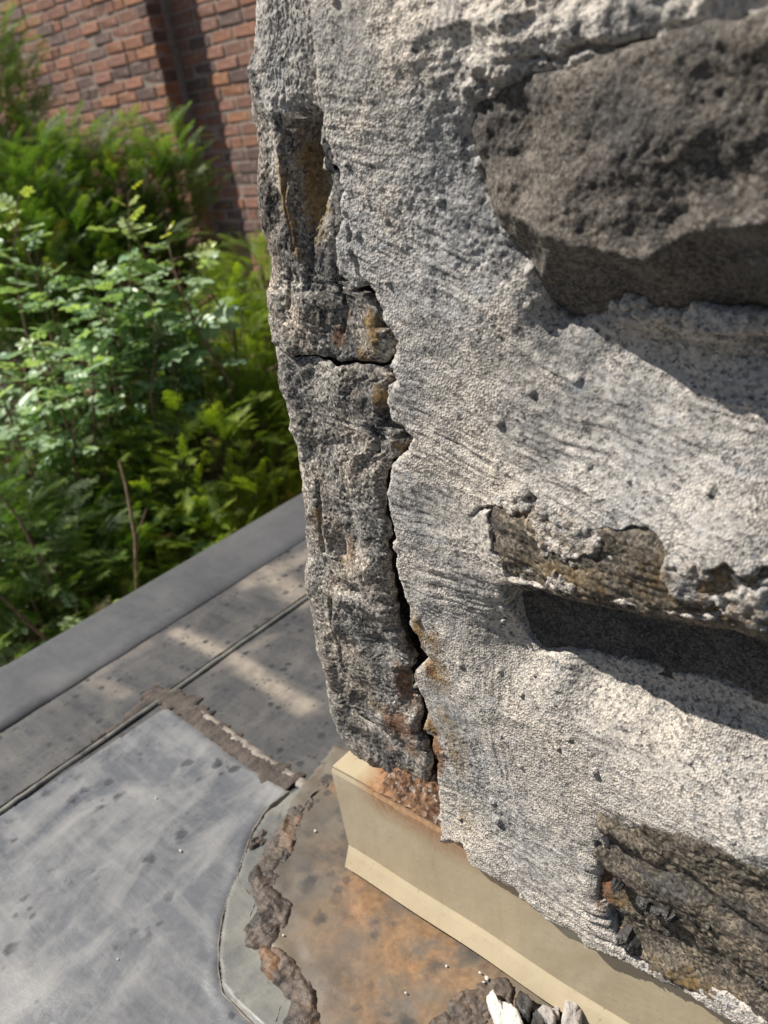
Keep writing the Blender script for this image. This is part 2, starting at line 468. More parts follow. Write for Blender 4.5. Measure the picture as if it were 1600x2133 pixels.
# ================================================================== SETTING
# ground far below the roof edge
GZ = -2.4
n_ = 60
gx, gy = np.meshgrid(np.linspace(-40, 40, n_), np.linspace(-40, 40, n_))
ground = mesh_obj('ground', np.c_[gx.ravel(), gy.ravel(), GZ + .08 * fbm(gx, gy, .3, 3, 3).ravel()], grid_faces(n_, n_), M['soil'])
tag(ground, kind='structure')

# flat roof: one slab with the rubber sheet as its top
EDGE_X = -.572
def grid_sheet(name, x0, x1, y0, y1, z, mat, step=.006, amp=.0012, parent=None, poly=None, thick=.0018, attrs_f=None, seed=1, wrinkle=None):
    xs = np.arange(x0, x1 + step, step); ys = np.arange(y0, y1 + step, step)
    X, Y = np.meshgrid(xs, ys)
    Z = z + amp * fbm(X, Y, 14, 3, seed)
    keep = None
    if poly is not None:
        sd = sdist(X, Y, poly) + .0016 * fbm(X, Y, 90, 3, seed + 3)
        Z = Z - (thick + .0015) * (1 - sstep(-.0012, .0012, sd))
        if wrinkle is not None: Z = Z + wrinkle(X, Y, sd)
        keep = (sd > -.004).ravel()
    elif wrinkle is not None:
        Z = Z + wrinkle(X, Y, None)
    V = np.c_[X.ravel(), Y.ravel(), Z.ravel()]
    at_ = {'rust': np.zeros(len(V)), 'dust': np.zeros(len(V))}
    if attrs_f:
        for k, v in attrs_f(X, Y).items(): at_[k] = np.ravel(v)
    f = grid_faces(len(ys), len(xs), keep)
    V, f, at_ = compact(V, f, at_)
    o = mesh_obj(name, V, f, mat, parent, (0, 0, 0), True, at_)
    return o
def rpoly(pts, z=0.0):
    return [roof_pt(u, v, z) for u, v in pts]
def band(X, Y, line, w, soft=.4):
    return 1 - sstep(w * (1 - soft), w * (1 + soft), seg_dist(X, Y, line))

DUST = [rpoly([(370, 1318), (430, 1345), (490, 1375), (555, 1420), (640, 1475)]), rpoly([(545, 1190), (590, 1215), (640, 1250)]),
        rpoly([(520, 1215), (650, 1150)]), rpoly([(190, 1420), (260, 1445)]), rpoly([(450, 1390), (560, 1330)]), rpoly([(300, 1345), (200, 1400)])]
def dust_f(X, Y):
    d = 0 * X
    for l, w, k in zip(DUST, (.011, .018, .016, .010, .008, .010), (.72, .6, .5, .35, .25, .2)):
        d = np.maximum(d, k * band(X, Y, l, w, .6))
    return {'dust': d}
roof = grid_sheet('flat_roof', EDGE_X, 1.4, -1.5, 2.4, 0.0, M['rubber'], .009, .0012, attrs_f=dust_f, seed=2)
# give the sheet a slab under it
me = roof.data
tag(roof, kind='structure')
def box(name, lo, hi, mat, parent=None, loc=None):
    x0, y0, z0 = lo; x1, y1, z1 = hi
    V = [(x0, y0, z0), (x1, y0, z0), (x1, y1, z0), (x0, y1, z0), (x0, y0, z1), (x1, y0, z1), (x1, y1, z1), (x0, y1, z1)]
    f = [(0, 3, 2, 1), (4, 5, 6, 7), (0, 1, 5, 4), (1, 2, 6, 5), (2, 3, 7, 6), (3, 0, 4, 7)]
    return mesh_obj(name, V, f, mat, parent, loc or (0, 0, 0), False)
box('roof_deck', (EDGE_X + .012, -1.48, -.22), (1.38, 2.38, -.012), M['house'], roof)
hw = box('house', (EDGE_X + .10, -1.4, GZ), (1.3, 2.3, -.222), M['house'])
tag(hw, 'house wall carrying the flat rubber roof', 'building')

# rounded rubber covered edge of the roof
def edge_strip():
    prof = [(-.452, .0008), (-.455, .0032), (-.470, .0040), (-.520, .0050), (-.553, .0055), (-.562, .0050), (-.5695, .0020), (-.574, -.005), (-.5755, -.02), (-.576, -.09), (-.572, -.095)]
    ys = np.arange(-1.5, 2.4, .012)
    V = []; nc = len(prof)
    for y in ys:
        for k, (x, z) in enumerate(prof):
            w = .0011 * vn(np.array(y * 9.0), np.array(k * .15), 4)
            z = z + (.0018 if y < -.03 and 0 < k < 9 else 0)
            V.append((x + (.0014 * vn(np.array(y * 30.), np.array(1.0), 9) if k < 2 else w), y, z + (w if k > 1 else 0)))
    o = mesh_obj('edge_trim', np.array(V, dtype=float), grid_faces(len(ys), nc)[:, ::-1], M['trim'], roof, (0, 0, 0), True, {'rust': np.zeros(len(V)), 'dust': np.zeros(len(V))})
    return o
edge_strip()

# seam between two sheets: a thin lap with a paired line
def strip_along(name, line, w, h, mat, parent, step=.002, seed=1, amp=.0006, ragged=.0012):
    L = np.array(line)
    d = np.r_[0, np.cumsum(np.linalg.norm(np.diff(L, axis=0), axis=1))]
    s = np.arange(0, d[-1], step)
    P = np.c_[np.interp(s, d, L[:, 0]), np.interp(s, d, L[:, 1])]
    T = np.gradient(P, axis=0); T /= np.linalg.norm(T, axis=1)[:, None] + 1e-12
    N = np.c_[-T[:, 1], T[:, 0]]
    q = np.linspace(-1, 1, 9)
    S, Q = np.meshgrid(s, q, indexing='ij')
    ww = (w if np.isscalar(w) else np.interp(s, d, w))[..., None] if not np.isscalar(w) else w
    rag = ragged * fbm(S, Q * 0 + np.sign(Q) * 5, 120, 3, seed)
    off = Q * ww + np.sign(Q) * np.abs(Q) * rag
    X = P[:, 0][:, None] + N[:, 0][:, None] * off
    Y = P[:, 1][:, None] + N[:, 1][:, None] * off
    prof = np.clip(1 - np.abs(Q) ** 3, 0, 1)
    Z = -.0004 + h * prof * (1 + .45 * fbm(X, Y, 110, 3, seed + 2)) + amp * prof * fbm(X, Y, 300, 2, seed + 5)
    return mesh_obj(name, np.c_[X.ravel(), Y.ravel(), Z.ravel() + .0016], grid_faces(*S.shape), mat, parent)
strip_along('seam_lap', [(-.334, -1.4), (-.334, 2.3)], .0035, .0022, M['rubber_collar'], roof, .01, 3, .0002, .0002).data.attributes
strip_along('seam_lap', [(-.3395, -1.4), (-.3395, 2.3)], .0012, .0018, M['old_sealant'], roof, .006, 4, .0004, .0006)

# pale grey patch sheet
PATCH = rpoly([(348, 1478), (420, 1530), (500, 1590), (604, 1655), (588, 1668), (560, 1690), (530, 1730), (508, 1790), (494, 1832), (478, 1872),
               (462, 1940), (458, 2010), (462, 2060), (490, 2100), (520, 2133), (640, 2300)]) + [(.10, -.42), (.0, -1.2), (-.327, -1.2)] + rpoly([(0, 1690)])[0:1]
PATCH[-1] = (-.327, PATCH[-1][1])
grid_sheet('membrane_patch', -.34, .12, -1.2, .06, .0042, M['rubber_patch'], .0035, .0013, roof, PATCH, .002, seed=6,
           wrinkle=lambda X, Y, sd: .0018 * np.exp(-((sd - .012) / .012) ** 2) * fbm(X, Y, 40, 2, 8))
# band of old sealant along the patch head, with a straight tape edge beyond it
strip_along('old_sealant_band', rpoly([(312, 1440), (345, 1455), (385, 1470), (440, 1520), (500, 1568), (560, 1608), (612, 1642)]), .0135, .0026, M['old_sealant'], roof, .002, 7, .0014, .011)
strip_along('seam_tape', rpoly([(405, 1478), (470, 1525), (545, 1580), (640, 1640)]), .0055, .0022, M['caulk'], roof, .002, 9, .0004, .001)
strip_along('old_sealant_band', rpoly([(335, 1440), (290, 1480), (240, 1520), (190, 1548)]), [.010, .010, .006, .002], .0022, M['old_sealant'], roof, .002, 12, .0010, .006)

# apron membrane round the chimney foot, with rust run-off
APRON = rpoly([(700, 1560), (650, 1625), (615, 1670), (590, 1720), (560, 1760), (545, 1800), (560, 1860), (540, 1910), (545, 1960), (590, 2010), (630, 2060), (655, 2133), (700, 2260)]) + [(.30, -.30), (1.2, -.30), (1.2, .3), (.0, .3), (-.06, .10)]
RC = [((870, 1990), .030, 1.0), ((760, 1900), .022, .9), ((940, 1960), .028, .9), ((800, 2080), .03, .75), ((745, 1850), .012, .9), ((690, 1800), .014, .5), ((980, 2040), .025, .9), ((900, 2080), .03, .7), ((700, 1650), .006, .9), ((680, 1940), .02, .45)]
def rust_f(X, Y):
    r = 0 * X
    for (u, v), w, k in RC:
        x, y = roof_pt(u, v)
        r = np.maximum(r, k * np.exp(-((X - x) ** 2 + (Y - y) ** 2) / (2 * w * w)))
    return {'rust': np.clip(r * .85, 0, 1)}
grid_sheet('apron_membrane', -.14, .5, -.32, .32, .0062, M['rubber_apron'], .0025, .0012, roof, APRON, .002, attrs_f=rust_f, seed=15,
           wrinkle=lambda X, Y, sd: .0022 * np.exp(-((sd - .01) / .012) ** 2) * fbm(X, Y, 45, 2, 18) + .0012 * ridged(X, Y, 22, 2, 4) * sstep(0, .02, sd))
# thin collar sheet between patch and bead
COLLAR = rpoly([(640, 1640), (600, 1665), (555, 1700), (528, 1742), (510, 1790), (494, 1835), (478, 1872), (460, 1950), (459, 2020), (464, 2060), (500, 2108), (560, 2160), (660, 2240), (680, 2133), (640, 2060), (600, 2010), (560, 1950), (590, 1860), (570, 1790), (620, 1700)])
grid_sheet('collar_membrane', -.16, .08, -.24, .06, .0052, M['rubber_collar'], .0022, .0010, roof, COLLAR, .002, seed=21)
strip_along('caulk_line', rpoly([(604, 1657), (560, 1690), (530, 1735), (510, 1790), (497, 1832), (502, 1850), (535, 1888), (520, 1925), (513, 1955), (530, 1990), (548, 2000), (562, 1995)]), .0011, .0038, M['caulk'], roof, .0015, 30, .0005, .0008)
strip_along('caulk_line', rpoly([(480, 1868), (465, 1925), (458, 1975), (458, 2030), (466, 2075), (488, 2100), (520, 2133), (560, 2170)]), .0009, .0036, M['caulk'], roof, .0015, 33, .0004, .0005)
strip_along('caulk_line', rpoly([(556, 2000), (562, 2030), (590, 2055), (604, 2085), (585, 2110), (577, 2140)]), .0011, .0042, M['caulk'], roof, .0015, 35, .0004, .0008)
strip_along('caulk_line', rpoly([(690, 1640), (650, 1672), (628, 1705), (620, 1735)]), .0010, .0060, M['caulk'], roof, .0015, 36, .0004, .0006)

def sealant_lump(pts, name='sealant_bead', z0=.005, h=.008, seed=1, parent=roof, step=.0011):
    poly = rpoly(pts, .008)
    P = np.array(poly)
    xs = np.arange(P[:, 0].min() - .006, P[:, 0].max() + .006, step)
    ys = np.arange(P[:, 1].min() - .006, P[:, 1].max() + .006, step)
    X, Y = np.meshgrid(xs, ys)
    sd = sdist(X, Y, poly) + .0018 + .0045 * fbm(X, Y, 95, 4, seed)
    top = h * (.45 + .55 * sstep(0, .005, sd)) * np.clip(1 + .9 * fbm(X, Y, 70, 4, seed + 1), .25, 2) + .0010 * ridged(X, Y, 150, 3, seed + 2) - .0022 * np.exp(-(fbm(X, Y, 60, 3, seed + 9) / .05) ** 2)
    Z = z0 + np.where(sd > 0, top, top * np.clip(1 + sd / .0012, -1.2, 1))
    # curled rim
    Z += .0030 * np.exp(-((sd - .0016) / .0014) ** 2) * np.clip(vn(X * 60, Y * 60, seed + 4), 0, 1)
    V = np.c_[X.ravel(), Y.ravel(), Z.ravel()]
    V, f, _ = compact(V, grid_faces(len(ys), len(xs), (sd > -.0028).ravel()))
    return mesh_obj(name, V, f, M['sealant'], parent)
sealant_lump([(556, 1765), (590, 1745), (612, 1752), (606, 1790), (588, 1820), (570, 1848), (592, 1870), (606, 1895), (594, 1920), (572, 1940), (584, 1968), (545, 1972), (520, 1955), (513, 1935), (538, 1915), (545, 1880), (525, 1845), (523, 1815), (540, 1790)], seed=41, h=.0040)
sealant_lump([(632, 1655), (690, 1610), (686, 1625), (655, 1668), (628, 1700), (612, 1745), (575, 1765), (560, 1760), (592, 1715), (612, 1680)], seed=43, h=.0026)
sealant_lump([(538, 1972), (585, 1968), (612, 2010), (638, 2040), (652, 2062), (655, 2133), (640, 2180), (585, 2160), (600, 2110), (608, 2080), (585, 2048), (560, 2020), (552, 1995)], seed=47, h=.0032)
sealant_lump([(920, 2110), (960, 2070), (1000, 2050), (1040, 2035), (1070, 2050), (1060, 2085), (1010, 2110), (985, 2133), (960, 2170), (900, 2180), (890, 2140)], seed=51, h=.0032)
sealant_lump([(520, 1748), (546, 1728), (560, 1732), (545, 1748), (526, 1758)], seed=53, h=.0025, z0=.0045)

# ================================================================== CHIMNEY
chim = thing('stone_chimney', 'rough stone chimney coated in pale mortar, cracked open along its corner', 'chimney', (0, .3, 0))
CL = tuple(chim.location)

CRACK = [(670, 259), (672, 292), (684, 326), (680, 343), (697, 356), (699, 379), (706, 397), (700, 424), (704, 450), (708, 459), (695, 484), (693, 517), (697, 555), (702, 577),
         (740, 600), (762, 596), (770, 607), (779, 626), (796, 649), (794, 667), (811, 690), (822, 712), (824, 735), (813, 754), (812, 765), (827, 796), (807, 805), (805, 850), (816, 876), (839, 895), (857, 916),
         (846, 940), (816, 966), (809, 1000), (809, 1037), (812, 1067), (824, 1094), (826, 1116), (818, 1139), (826, 1154), (824, 1180), (835, 1217), (841, 1244), (850, 1262), (854, 1300), (869, 1326), (876, 1352),
         (897, 1375), (880, 1386), (859, 1405), (863, 1431), (880, 1457), (889, 1486), (881, 1520), (907, 1531), (900, 1550), (915, 1580), (917, 1617), (919, 1644), (926, 1692), (934, 1734)]
BOTTOM = [(956, 1767), (975, 1803), (1005, 1816), (1042, 1839), (1080, 1861), (1140, 1915), (1200, 1944), (1222, 1969), (1297, 1998), (1366, 2039), (1435, 2068), (1528, 2120), (1600, 2150), (1700, 2215), (1800, 2285)]
HC = .026
crack = [face_pt(u, v, HC) for u, v in CRACK]
bottom = [face_pt(u, v, .041) for u, v in BOTTOM]
top_x = crack[0][0]
MORTAR_POLY = [(top_x + .004, 1.05), (top_x + .003, .70), (top_x + .0035, .62), (top_x + .002, .585)] + crack + bottom + [(.62, bottom[-1][1]), (.62, 1.05)]

# relief of the mortar face: (u, v, mm in front of the face plane)
ctrl = [(560, 0, 24), (700, 0, 26), (900, 0, 27), (1100, 0, 30), (1300, 0, 34), (1600, 0, 38), (700, 120, 27), (900, 120, 27), (1100, 80, 31), (1300, 60, 34), (1600, 30, 38), (1050, 150, 29), (1250, 130, 31), (1450, 90, 34),
        (700, 260, 25), (850, 250, 26), (980, 230, 23), (720, 450, 25), (850, 450, 26), (1000, 450, 23), (1020, 330, 20), (750, 620, 26), (900, 650, 27), (1050, 600, 25), (1110, 520, 21), (1100, 620, 24),
        
        (1180, 660, 17), (1300, 650, 9), (1450, 650, 5), (1600, 650, 3), (1250, 720, 15), (1400, 740, 7), (1600, 750, 5),
        (850, 820, 26), (1000, 800, 27), (1150, 780, 25), (1300, 820, 20), (1450, 840, 17), (1600, 840, 14), (1300, 940, 28), (1450, 960, 25), (1600, 960, 20), (1600, 1050, 29),
        (860, 1000, 27), (1000, 960, 28), (1150, 960, 30), (990, 1080, 29), (1100, 1060, 35), (1250, 1050, 38), (1400, 1080, 40), (1550, 1100, 40), (1080, 1150, 36), (1200, 1160, 41), (1350, 1200, 44), (1500, 1240, 45), (1600, 1260, 46),
        (1060, 1205, 34), (1200, 1235, 41), (1400, 1275, 43), (1600, 1300, 44),
        (870, 1200, 27), (980, 1200, 27), (1000, 1320, 22), (880, 1350, 27), (1100, 1370, 14), (1250, 1400, 8), (1400, 1440, 6), (1600, 1480, 5),
        (1150, 1430, 22), (1300, 1480, 18), (1450, 1520, 16), (1600, 1560, 14), (1000, 1450, 28), (900, 1450, 27), (1150, 1540, 29), (1300, 1580, 29), (1450, 1620, 28), (1600, 1660, 27),
        (930, 1600, 29), (1050, 1600, 29), (1200, 1660, 33), (1350, 1690, 36), (1500, 1730, 38), (1600, 1760, 40), (1150, 1700, 33), (1300, 1745, 39), (1450, 1780, 41), (1600, 1815, 42),
        (950, 1720, 34), (1000, 1790, 40), (1100, 1800, 37), (1230, 1800, 36), (1220, 1900, 40), (1150, 1890, 41), (1300, 1985, 42), (1400, 2050, 43), (1600, 2140, 44), (1255, 1850, 38), (1450, 1950, 42), (1600, 1980, 42), (1500, 2090, 43),
        (1000, 1680, 31), (1080, 1720, 33)]
cp = []
for u, v, h in ctrl:
    x, z = face_pt(u, v, h / 1000.0); cp.append((x, z, h / 1000.0))
for x, z, h in [(.45, .60, .040), (.45, .45, .012), (.45, .36, .04), (.45, .29, .004), (.45, .2, .03), (.45, .06, .044), (.6, .6, .03), (.6, .3, .03), (.6, .06, .044), (.2, .8, .028), (.07, .8, .026), (.5, .8, .03), (.07, 1.0, .026), (.5, 1.0, .028)]:
    cp.append((x, z, h))
mort_f = tps(cp, 2e-5)

def flow(x, z):
    """brush strokes: fine ridges that follow the sweep of the trowel."""
    # direction of the strokes (radians, 0 = along +x, negative = descending to the right)
    ang = -.44 * np.exp(-((z - .47) / .09) ** 2) * (1 - .45 * sstep(.2, .3, x)) + .08 * sstep(.30, .22, z) * sstep(.18, .26, x)
    ang = ang - 1.5 * sstep(.21, .17, x) * sstep(.30, .26, z) * sstep(.15, .19, z)
    warp = .006 * fbm(x, z, 14, 3, 61)
    w = 0
    for k, a in enumerate((-1.5, -1.0, -.45, -.22, 0.04)):
        co, si = math.cos(a), math.sin(a)
        s = x * co + z * si + warp; t = -x * si + z * co + warp
        nse = vn(s * 30, t * 400, 70 + k) * .75 + vn(s * 60, t * 760, 80 + k) * .65 + vn(s * 16, t * 190, 90 + k) * .4
        w = w + (1.0 if k > 1 else .45) * nse * np.exp(-((ang - a) / (.12 if k > 1 else .3)) ** 2)
    return w
def grains(x, z, s=1.0):
    wx = x + .0008 * vn(x * 260, z * 260, 3); wz = z + .0008 * vn(x * 260, z * 260, 4)
    big = sstep(.1, .6, fbm(x, z, 34, 3, 23))
    return s * (.00045 * cells(wx, wz, 600, 21) + .0008 * cells(wx, wz, 330, 22) * big + .00042 * vn(x * 1150, z * 1150, 24))
def blob(x, z, u, v, h, ru, k=1.0, rv=None):
    cx, cz = face_pt(u, v, h); r = ru * .00027; r2 = (rv or ru) * .00030
    return k * np.exp(-(((x - cx) / r) ** 2 + ((z - cz) / r2) ** 2))
def stain_shade_fields(x, z, spec, h):  # masks for stains and, in places, for shade put into the colour
    o = {'dark': 0 * x, 'ochre': 0 * x, 'rust': 0 * x}
    for name, u, v, ru, rv, k in spec:
        o[name] = np.maximum(o[name], blob(x, z, u, v, h, ru, k, rv))
    return o
def fpoly(pts, h):
    return [face_pt(u, v, h) for u, v in pts]

# --- stones showing through the coat: outlines
def mpoly(pts):
    return [face_pt(u, v, h / 1000.0) for u, v, h in pts]
STONE1 = mpoly([(1000, 215, 24), (1050, 195, 27), (1090, 180, 28), (1140, 175, 29), (1200, 178, 30), (1250, 150, 31), (1330, 120, 33), (1420, 95, 35), (1520, 75, 37), (1620, 50, 38), (1760, 30, 38), (1760, 700, 11), (1600, 655, 16), (1540, 645, 16), (1500, 640, 17), (1440, 612, 18), (1410, 625, 17), (1375, 640, 16), (1350, 605, 19), (1310, 598, 20), (1265, 612, 20), (1258, 650, 18), (1180, 668, 17), (1150, 640, 19), (1135, 580, 20), (1120, 540, 21), (1085, 500, 22), (1065, 470, 23), (1050, 420, 23), (1035, 370, 22), (1025, 330, 22), (1005, 280, 22)])
STONE2 = fpoly([(985, 1060), (1060, 1035), (1150, 1050), (1250, 1090), (1400, 1120), (1600, 1150), (1760, 1180), (1760, 1400), (1600, 1320), (1450, 1290), (1300, 1262), (1180, 1235), (1060, 1225), (1010, 1160)], .036)
STONE3 = mpoly([(1036, 1232, 31), (1100, 1226, 35), (1200, 1245, 40), (1300, 1265, 42), (1450, 1290, 44), (1600, 1318, 45), (1800, 1360, 45), (1800, 1520, 5), (1600, 1448, 5), (1450, 1412, 6), (1350, 1392, 7), (1250, 1370, 8), (1130, 1350, 12), (1085, 1322, 18), (1050, 1280, 25)])
STONE4 = mpoly([(1262, 1735, 40), (1300, 1742, 40), (1400, 1768, 41), (1500, 1800, 42), (1600, 1838, 42), (1760, 1900, 42), (1760, 2235, 44), (1600, 2126, 44), (1520, 2085, 43), (1430, 2045, 43), (1350, 2018, 42), (1285, 1978, 42), (1258, 1910, 41), (1250, 1850, 39), (1252, 1790, 39)])

def mortar_mesh():
    def axis(a, b, fine, c=None, coarse=.004):
        xs = list(np.arange(a, b, fine)); s = fine
        while xs[-1] < c:
            s = min(coarse, s * 1.12); xs.append(xs[-1] + s)
        return np.array(xs)
    xs = axis(.058, .338, .00074, .62, .006)
    zs = axis(.018, .612, .00078, 1.04, .006)
    X, Z = np.meshgrid(xs, zs)
    hm = mort_f(X, Z)
    sd = sdist(X, Z, MORTAR_POLY)
    sdr = sd + .0011 * fbm(X, Z, 260, 3, 31) + .0008 * (cells(X, Z, 300, 33) - .4)
    # surface
    near_top = sstep(.50, .58, Z) * sstep(.10, .2, X)
    h = hm + .0017 * fbm(X, Z, 26, 3, 35) + .0010 * fbm(X, Z, 90, 3, 36)
    h = h + near_top * (.004 * ridged(X, Z * 2.2, 28, 3, 39) + .002 * fbm(X, Z, 120, 3, 38))
    fl_ = flow(X, Z) * (1 - .6 * near_top) * (1 - .6 * sstep(.505, .545, Z)) * (.7 + .5 * vn(X * 45, Z * 45, 68)) * (.45 + .55 * sstep(-.35, .15, fbm(X, Z, 12, 2, 37)))
    h = h + .0011 * fl_ + grains(X, Z) * (.18 + .62 * sstep(-.10, .40, fbm(X, Z, 15, 3, 34)))
    # pebbles pushed into the coat
    prng = np.random.default_rng(77)
    for k in range(90):
        px_, pz_ = prng.uniform(.07, .33), prng.uniform(.10, .60)
        r = prng.uniform(.0011, .0024) * (1.35 if k % 9 == 0 else 1)
        a0, a1 = np.searchsorted(xs, [px_ - 2 * r, px_ + 2 * r]); b0, b1 = np.searchsorted(zs, [pz_ - 2 * r, pz_ + 2 * r])
        d2 = ((X[b0:b1, a0:a1] - px_) / r) ** 2 + ((Z[b0:b1, a0:a1] - pz_) / (r * .85)) ** 2
        h[b0:b1, a0:a1] = np.maximum(h[b0:b1, a0:a1], hm[b0:b1, a0:a1] + .0012 + r * .40 * np.sqrt(np.clip(1 - d2, 0, 1)) * (d2 < 1) - (d2 >= 1) * .01)
    # crumbly coat eaten away over the brown ledge stone
    s2 = sdist(X, Z, STONE2)
    eat = np.full(X.shape, -.02)
    for pts in ([(990, 1085), (1030, 1062), (1075, 1072), (1085, 1110), (1120, 1140), (1180, 1165), (1240, 1150), (1225, 1110), (1262, 1096), (1370, 1105), (1410, 1140), (1470, 1170), (1530, 1158), (1620, 1172), (1760, 1200), (1760, 1330), (1600, 1296), (1450, 1272), (1360, 1258), (1275, 1247), (1180, 1240), (1100, 1222), (1045, 1212), (1010, 1160)], [(1060, 1056), (1100, 1048), (1112, 1078), (1080, 1092)]):
        eat = np.maximum(eat, sdist(X, Z, fpoly(pts, .039)))
    eat = sstep(-.0010, .0010, eat + .0030 * fbm(X, Z, 95, 3, 44)) * .9
    eat = eat - .9 * sstep(.16, .40, fbm(X, Z, 62, 4, 43))
    eat = np.clip(eat, 0, 1)
    crumb = sstep(-.006, .004, s2)
    h = h + crumb * (.0013 * cells(X, Z, 260, 46) + .0009 * fbm(X, Z, 200, 3, 47)) - .0036 * sstep(.1, .85, eat)
    # ragged lumps under the dark stone
    lump = blob(X, Z, 1310, 630, .018, 55, 1, 40) + blob(X, Z, 1450, 645, .016, 70, 1, 40) + .8 * blob(X, Z, 1570, 680, .014, 100, 1, 40)
    h = h + np.clip(lump, 0, 1.2) * (.010 + .0045 * cells(X, Z, 190, 48) + .003 * fbm(X, Z, 120, 3, 67))
    # loose crumbs at the left edge of the dark stone
    for u, v, r, k in ((1040, 415, 16, .010), (1000, 345, 10, .008), (1065, 480, 14, .010), (1115, 560, 14, .006), (1130, 590, 10, .006), (1060, 185, 30, .006), (1000, 180, 30, .006)):
        h = h + blob(X, Z, u, v, .024, r, k) * (1 + .5 * fbm(X, Z, 300, 2, 49))
    # fine cracks
    for pts, dep, w in (([(727, 530), (735, 552), (740, 575), (752, 590), (763, 598)], .006, .0009), ([(716, 478), (722, 492), (717, 506)], .004, .0007), ([(996, 270), (1003, 300), (1010, 340), (1030, 420), (1062, 490), (1090, 520)], .012, .0022),
                        ([(1258, 1742), (1268, 1790), (1266, 1850)], .008, .0012), ([(1290, 1722), (1330, 1742), (1400, 1770), (1600, 1838)], .004, .0010), ([(1110, 1350), (1180, 1368), (1240, 1358), (1300, 1385), (1380, 1400), (1460, 1440), (1560, 1460)], .003, .0008),
                        ([(985, 1075), (1000, 1060), (1040, 1050)], .003, .0009), ([(1180, 110), (1230, 95), (1300, 105), (1370, 85)], .006, .0012), ([(1050, 130), (1120, 118), (1180, 125)], .003, .001)):
        d = seg_dist(X, Z, fpoly(pts, .028)) + .0006 * fbm(X, Z, 240, 2, 52)
        h = h - dep * np.exp(-(d / w) ** 2)
    # rounded, then broken edge
    edge = np.clip(1 - sdr / .0035, 0, 1)
    h = h - .0022 * edge ** 2
    h = np.where(sdr > 0, h, h + np.clip(sdr * 34, -.055, 0))
    keep = (sdr > -.0030).ravel()
    # openings where a stone shows: the coat ends in a broken edge
    for q, poly in enumerate((STONE1, STONE3, STONE4)):
        sc = sdist(X, Z, poly) + .0030 * fbm(X, Z, 60, 4, 55 + q) + .0010 * (cells(X, Z, 280, 58) - .4)
        h = h - .0014 * np.clip(1 + sc / .003, 0, 1) ** 2 * (sc <= 0) - (.0034 if q != 1 else 0) * np.clip(1 + sc / .014, 0, 1) ** 2
        h = h + .0010 * np.clip(1 + sc / .010, 0, 1) * fbm(X, Z, 160, 3, 64)
        h = np.where(sc > 0, h - .0022 - np.clip(sc * 16, 0, .05), h)
        keep &= (sc < .0032).ravel()
    st = stain_shade_fields(X, Z, [('ochre', 905, 1400, 60, 60, .75), ('ochre', 900, 1340, 40, 40, .7), ('ochre', 950, 1560, 60, 90, .6), ('ochre', 930, 1500, 40, 60, .6), ('ochre', 985, 1700, 70, 70, .45), ('ochre', 1030, 1440, 50, 60, .3), ('ochre', 1060, 1640, 70, 60, .35), ('ochre', 1130, 1470, 40, 80, .3),
                             ('rust', 912, 1575, 26, 60, 1.1), ('ochre', 895, 1545, 40, 110, .9), ('ochre', 868, 1320, 22, 60, .9), ('rust', 890, 1395, 30, 26, .8), ('rust', 862, 1415, 12, 25, .7), ('rust', 1090, 1075, 25, 20, .55), ('rust', 1265, 1850, 18, 60, .7), ('dark', 1075, 180, 50, 40, .45), ('dark', 1000, 300, 30, 120, .5),
                             ('dark', 870, 90, 160, 50, .28), ('dark', 650, 110, 80, 40, .25), ('dark', 1080, 560, 60, 60, .35), ('ochre', 1150, 1110, 140, 50, .36), ('ochre', 1250, 1190, 160, 50, .36), ('ochre', 1400, 1230, 240, 60, .40), ('dark', 1200, 1150, 200, 50, .34), ('dark', 1480, 1250, 200, 40, .32), ('ochre', 1580, 1250, 100, 60, .36), ('dark', 960, 420, 60, 160, .32), ('dark', 960, 130, 60, 30, .3), ('dark', 720, 60, 90, 40, .3), ('dark', 1180, 1480, 90, 40, .25), ('dark', 1500, 900, 120, 60, .22), ('dark', 860, 1100, 40, 90, .25), ('dark', 1160, 1830, 90, 30, .25), ('dark', 1200, 1600, 60, 60, .22), ('dark', 1150, 1655, 60, 20, .3), ('dark', 960, 1480, 60, 60, .25), ('dark', 1040, 1085, 40, 22, .6)], .028)  # dark mark on the right slope paints its shade
    st['ochre'] = np.maximum(st['ochre'], .40 * sstep(-.004, .008, s2 + .006 * fbm(X, Z, 40, 3, 65)))
    st['dark'] = np.maximum(st['dark'], .37 * sstep(-.002, .010, s2 + .008 * fbm(X, Z, 50, 3, 66)))
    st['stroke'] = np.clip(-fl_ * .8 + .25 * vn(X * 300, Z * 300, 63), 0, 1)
    V = np.c_[X.ravel(), YW - h.ravel(), Z.ravel()]
    f = grid_faces(len(zs), len(xs), keep)
    V, f, a = compact(V, f, {k: v.ravel() for k, v in st.items()})
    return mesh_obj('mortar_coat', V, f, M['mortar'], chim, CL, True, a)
mortar_mesh()

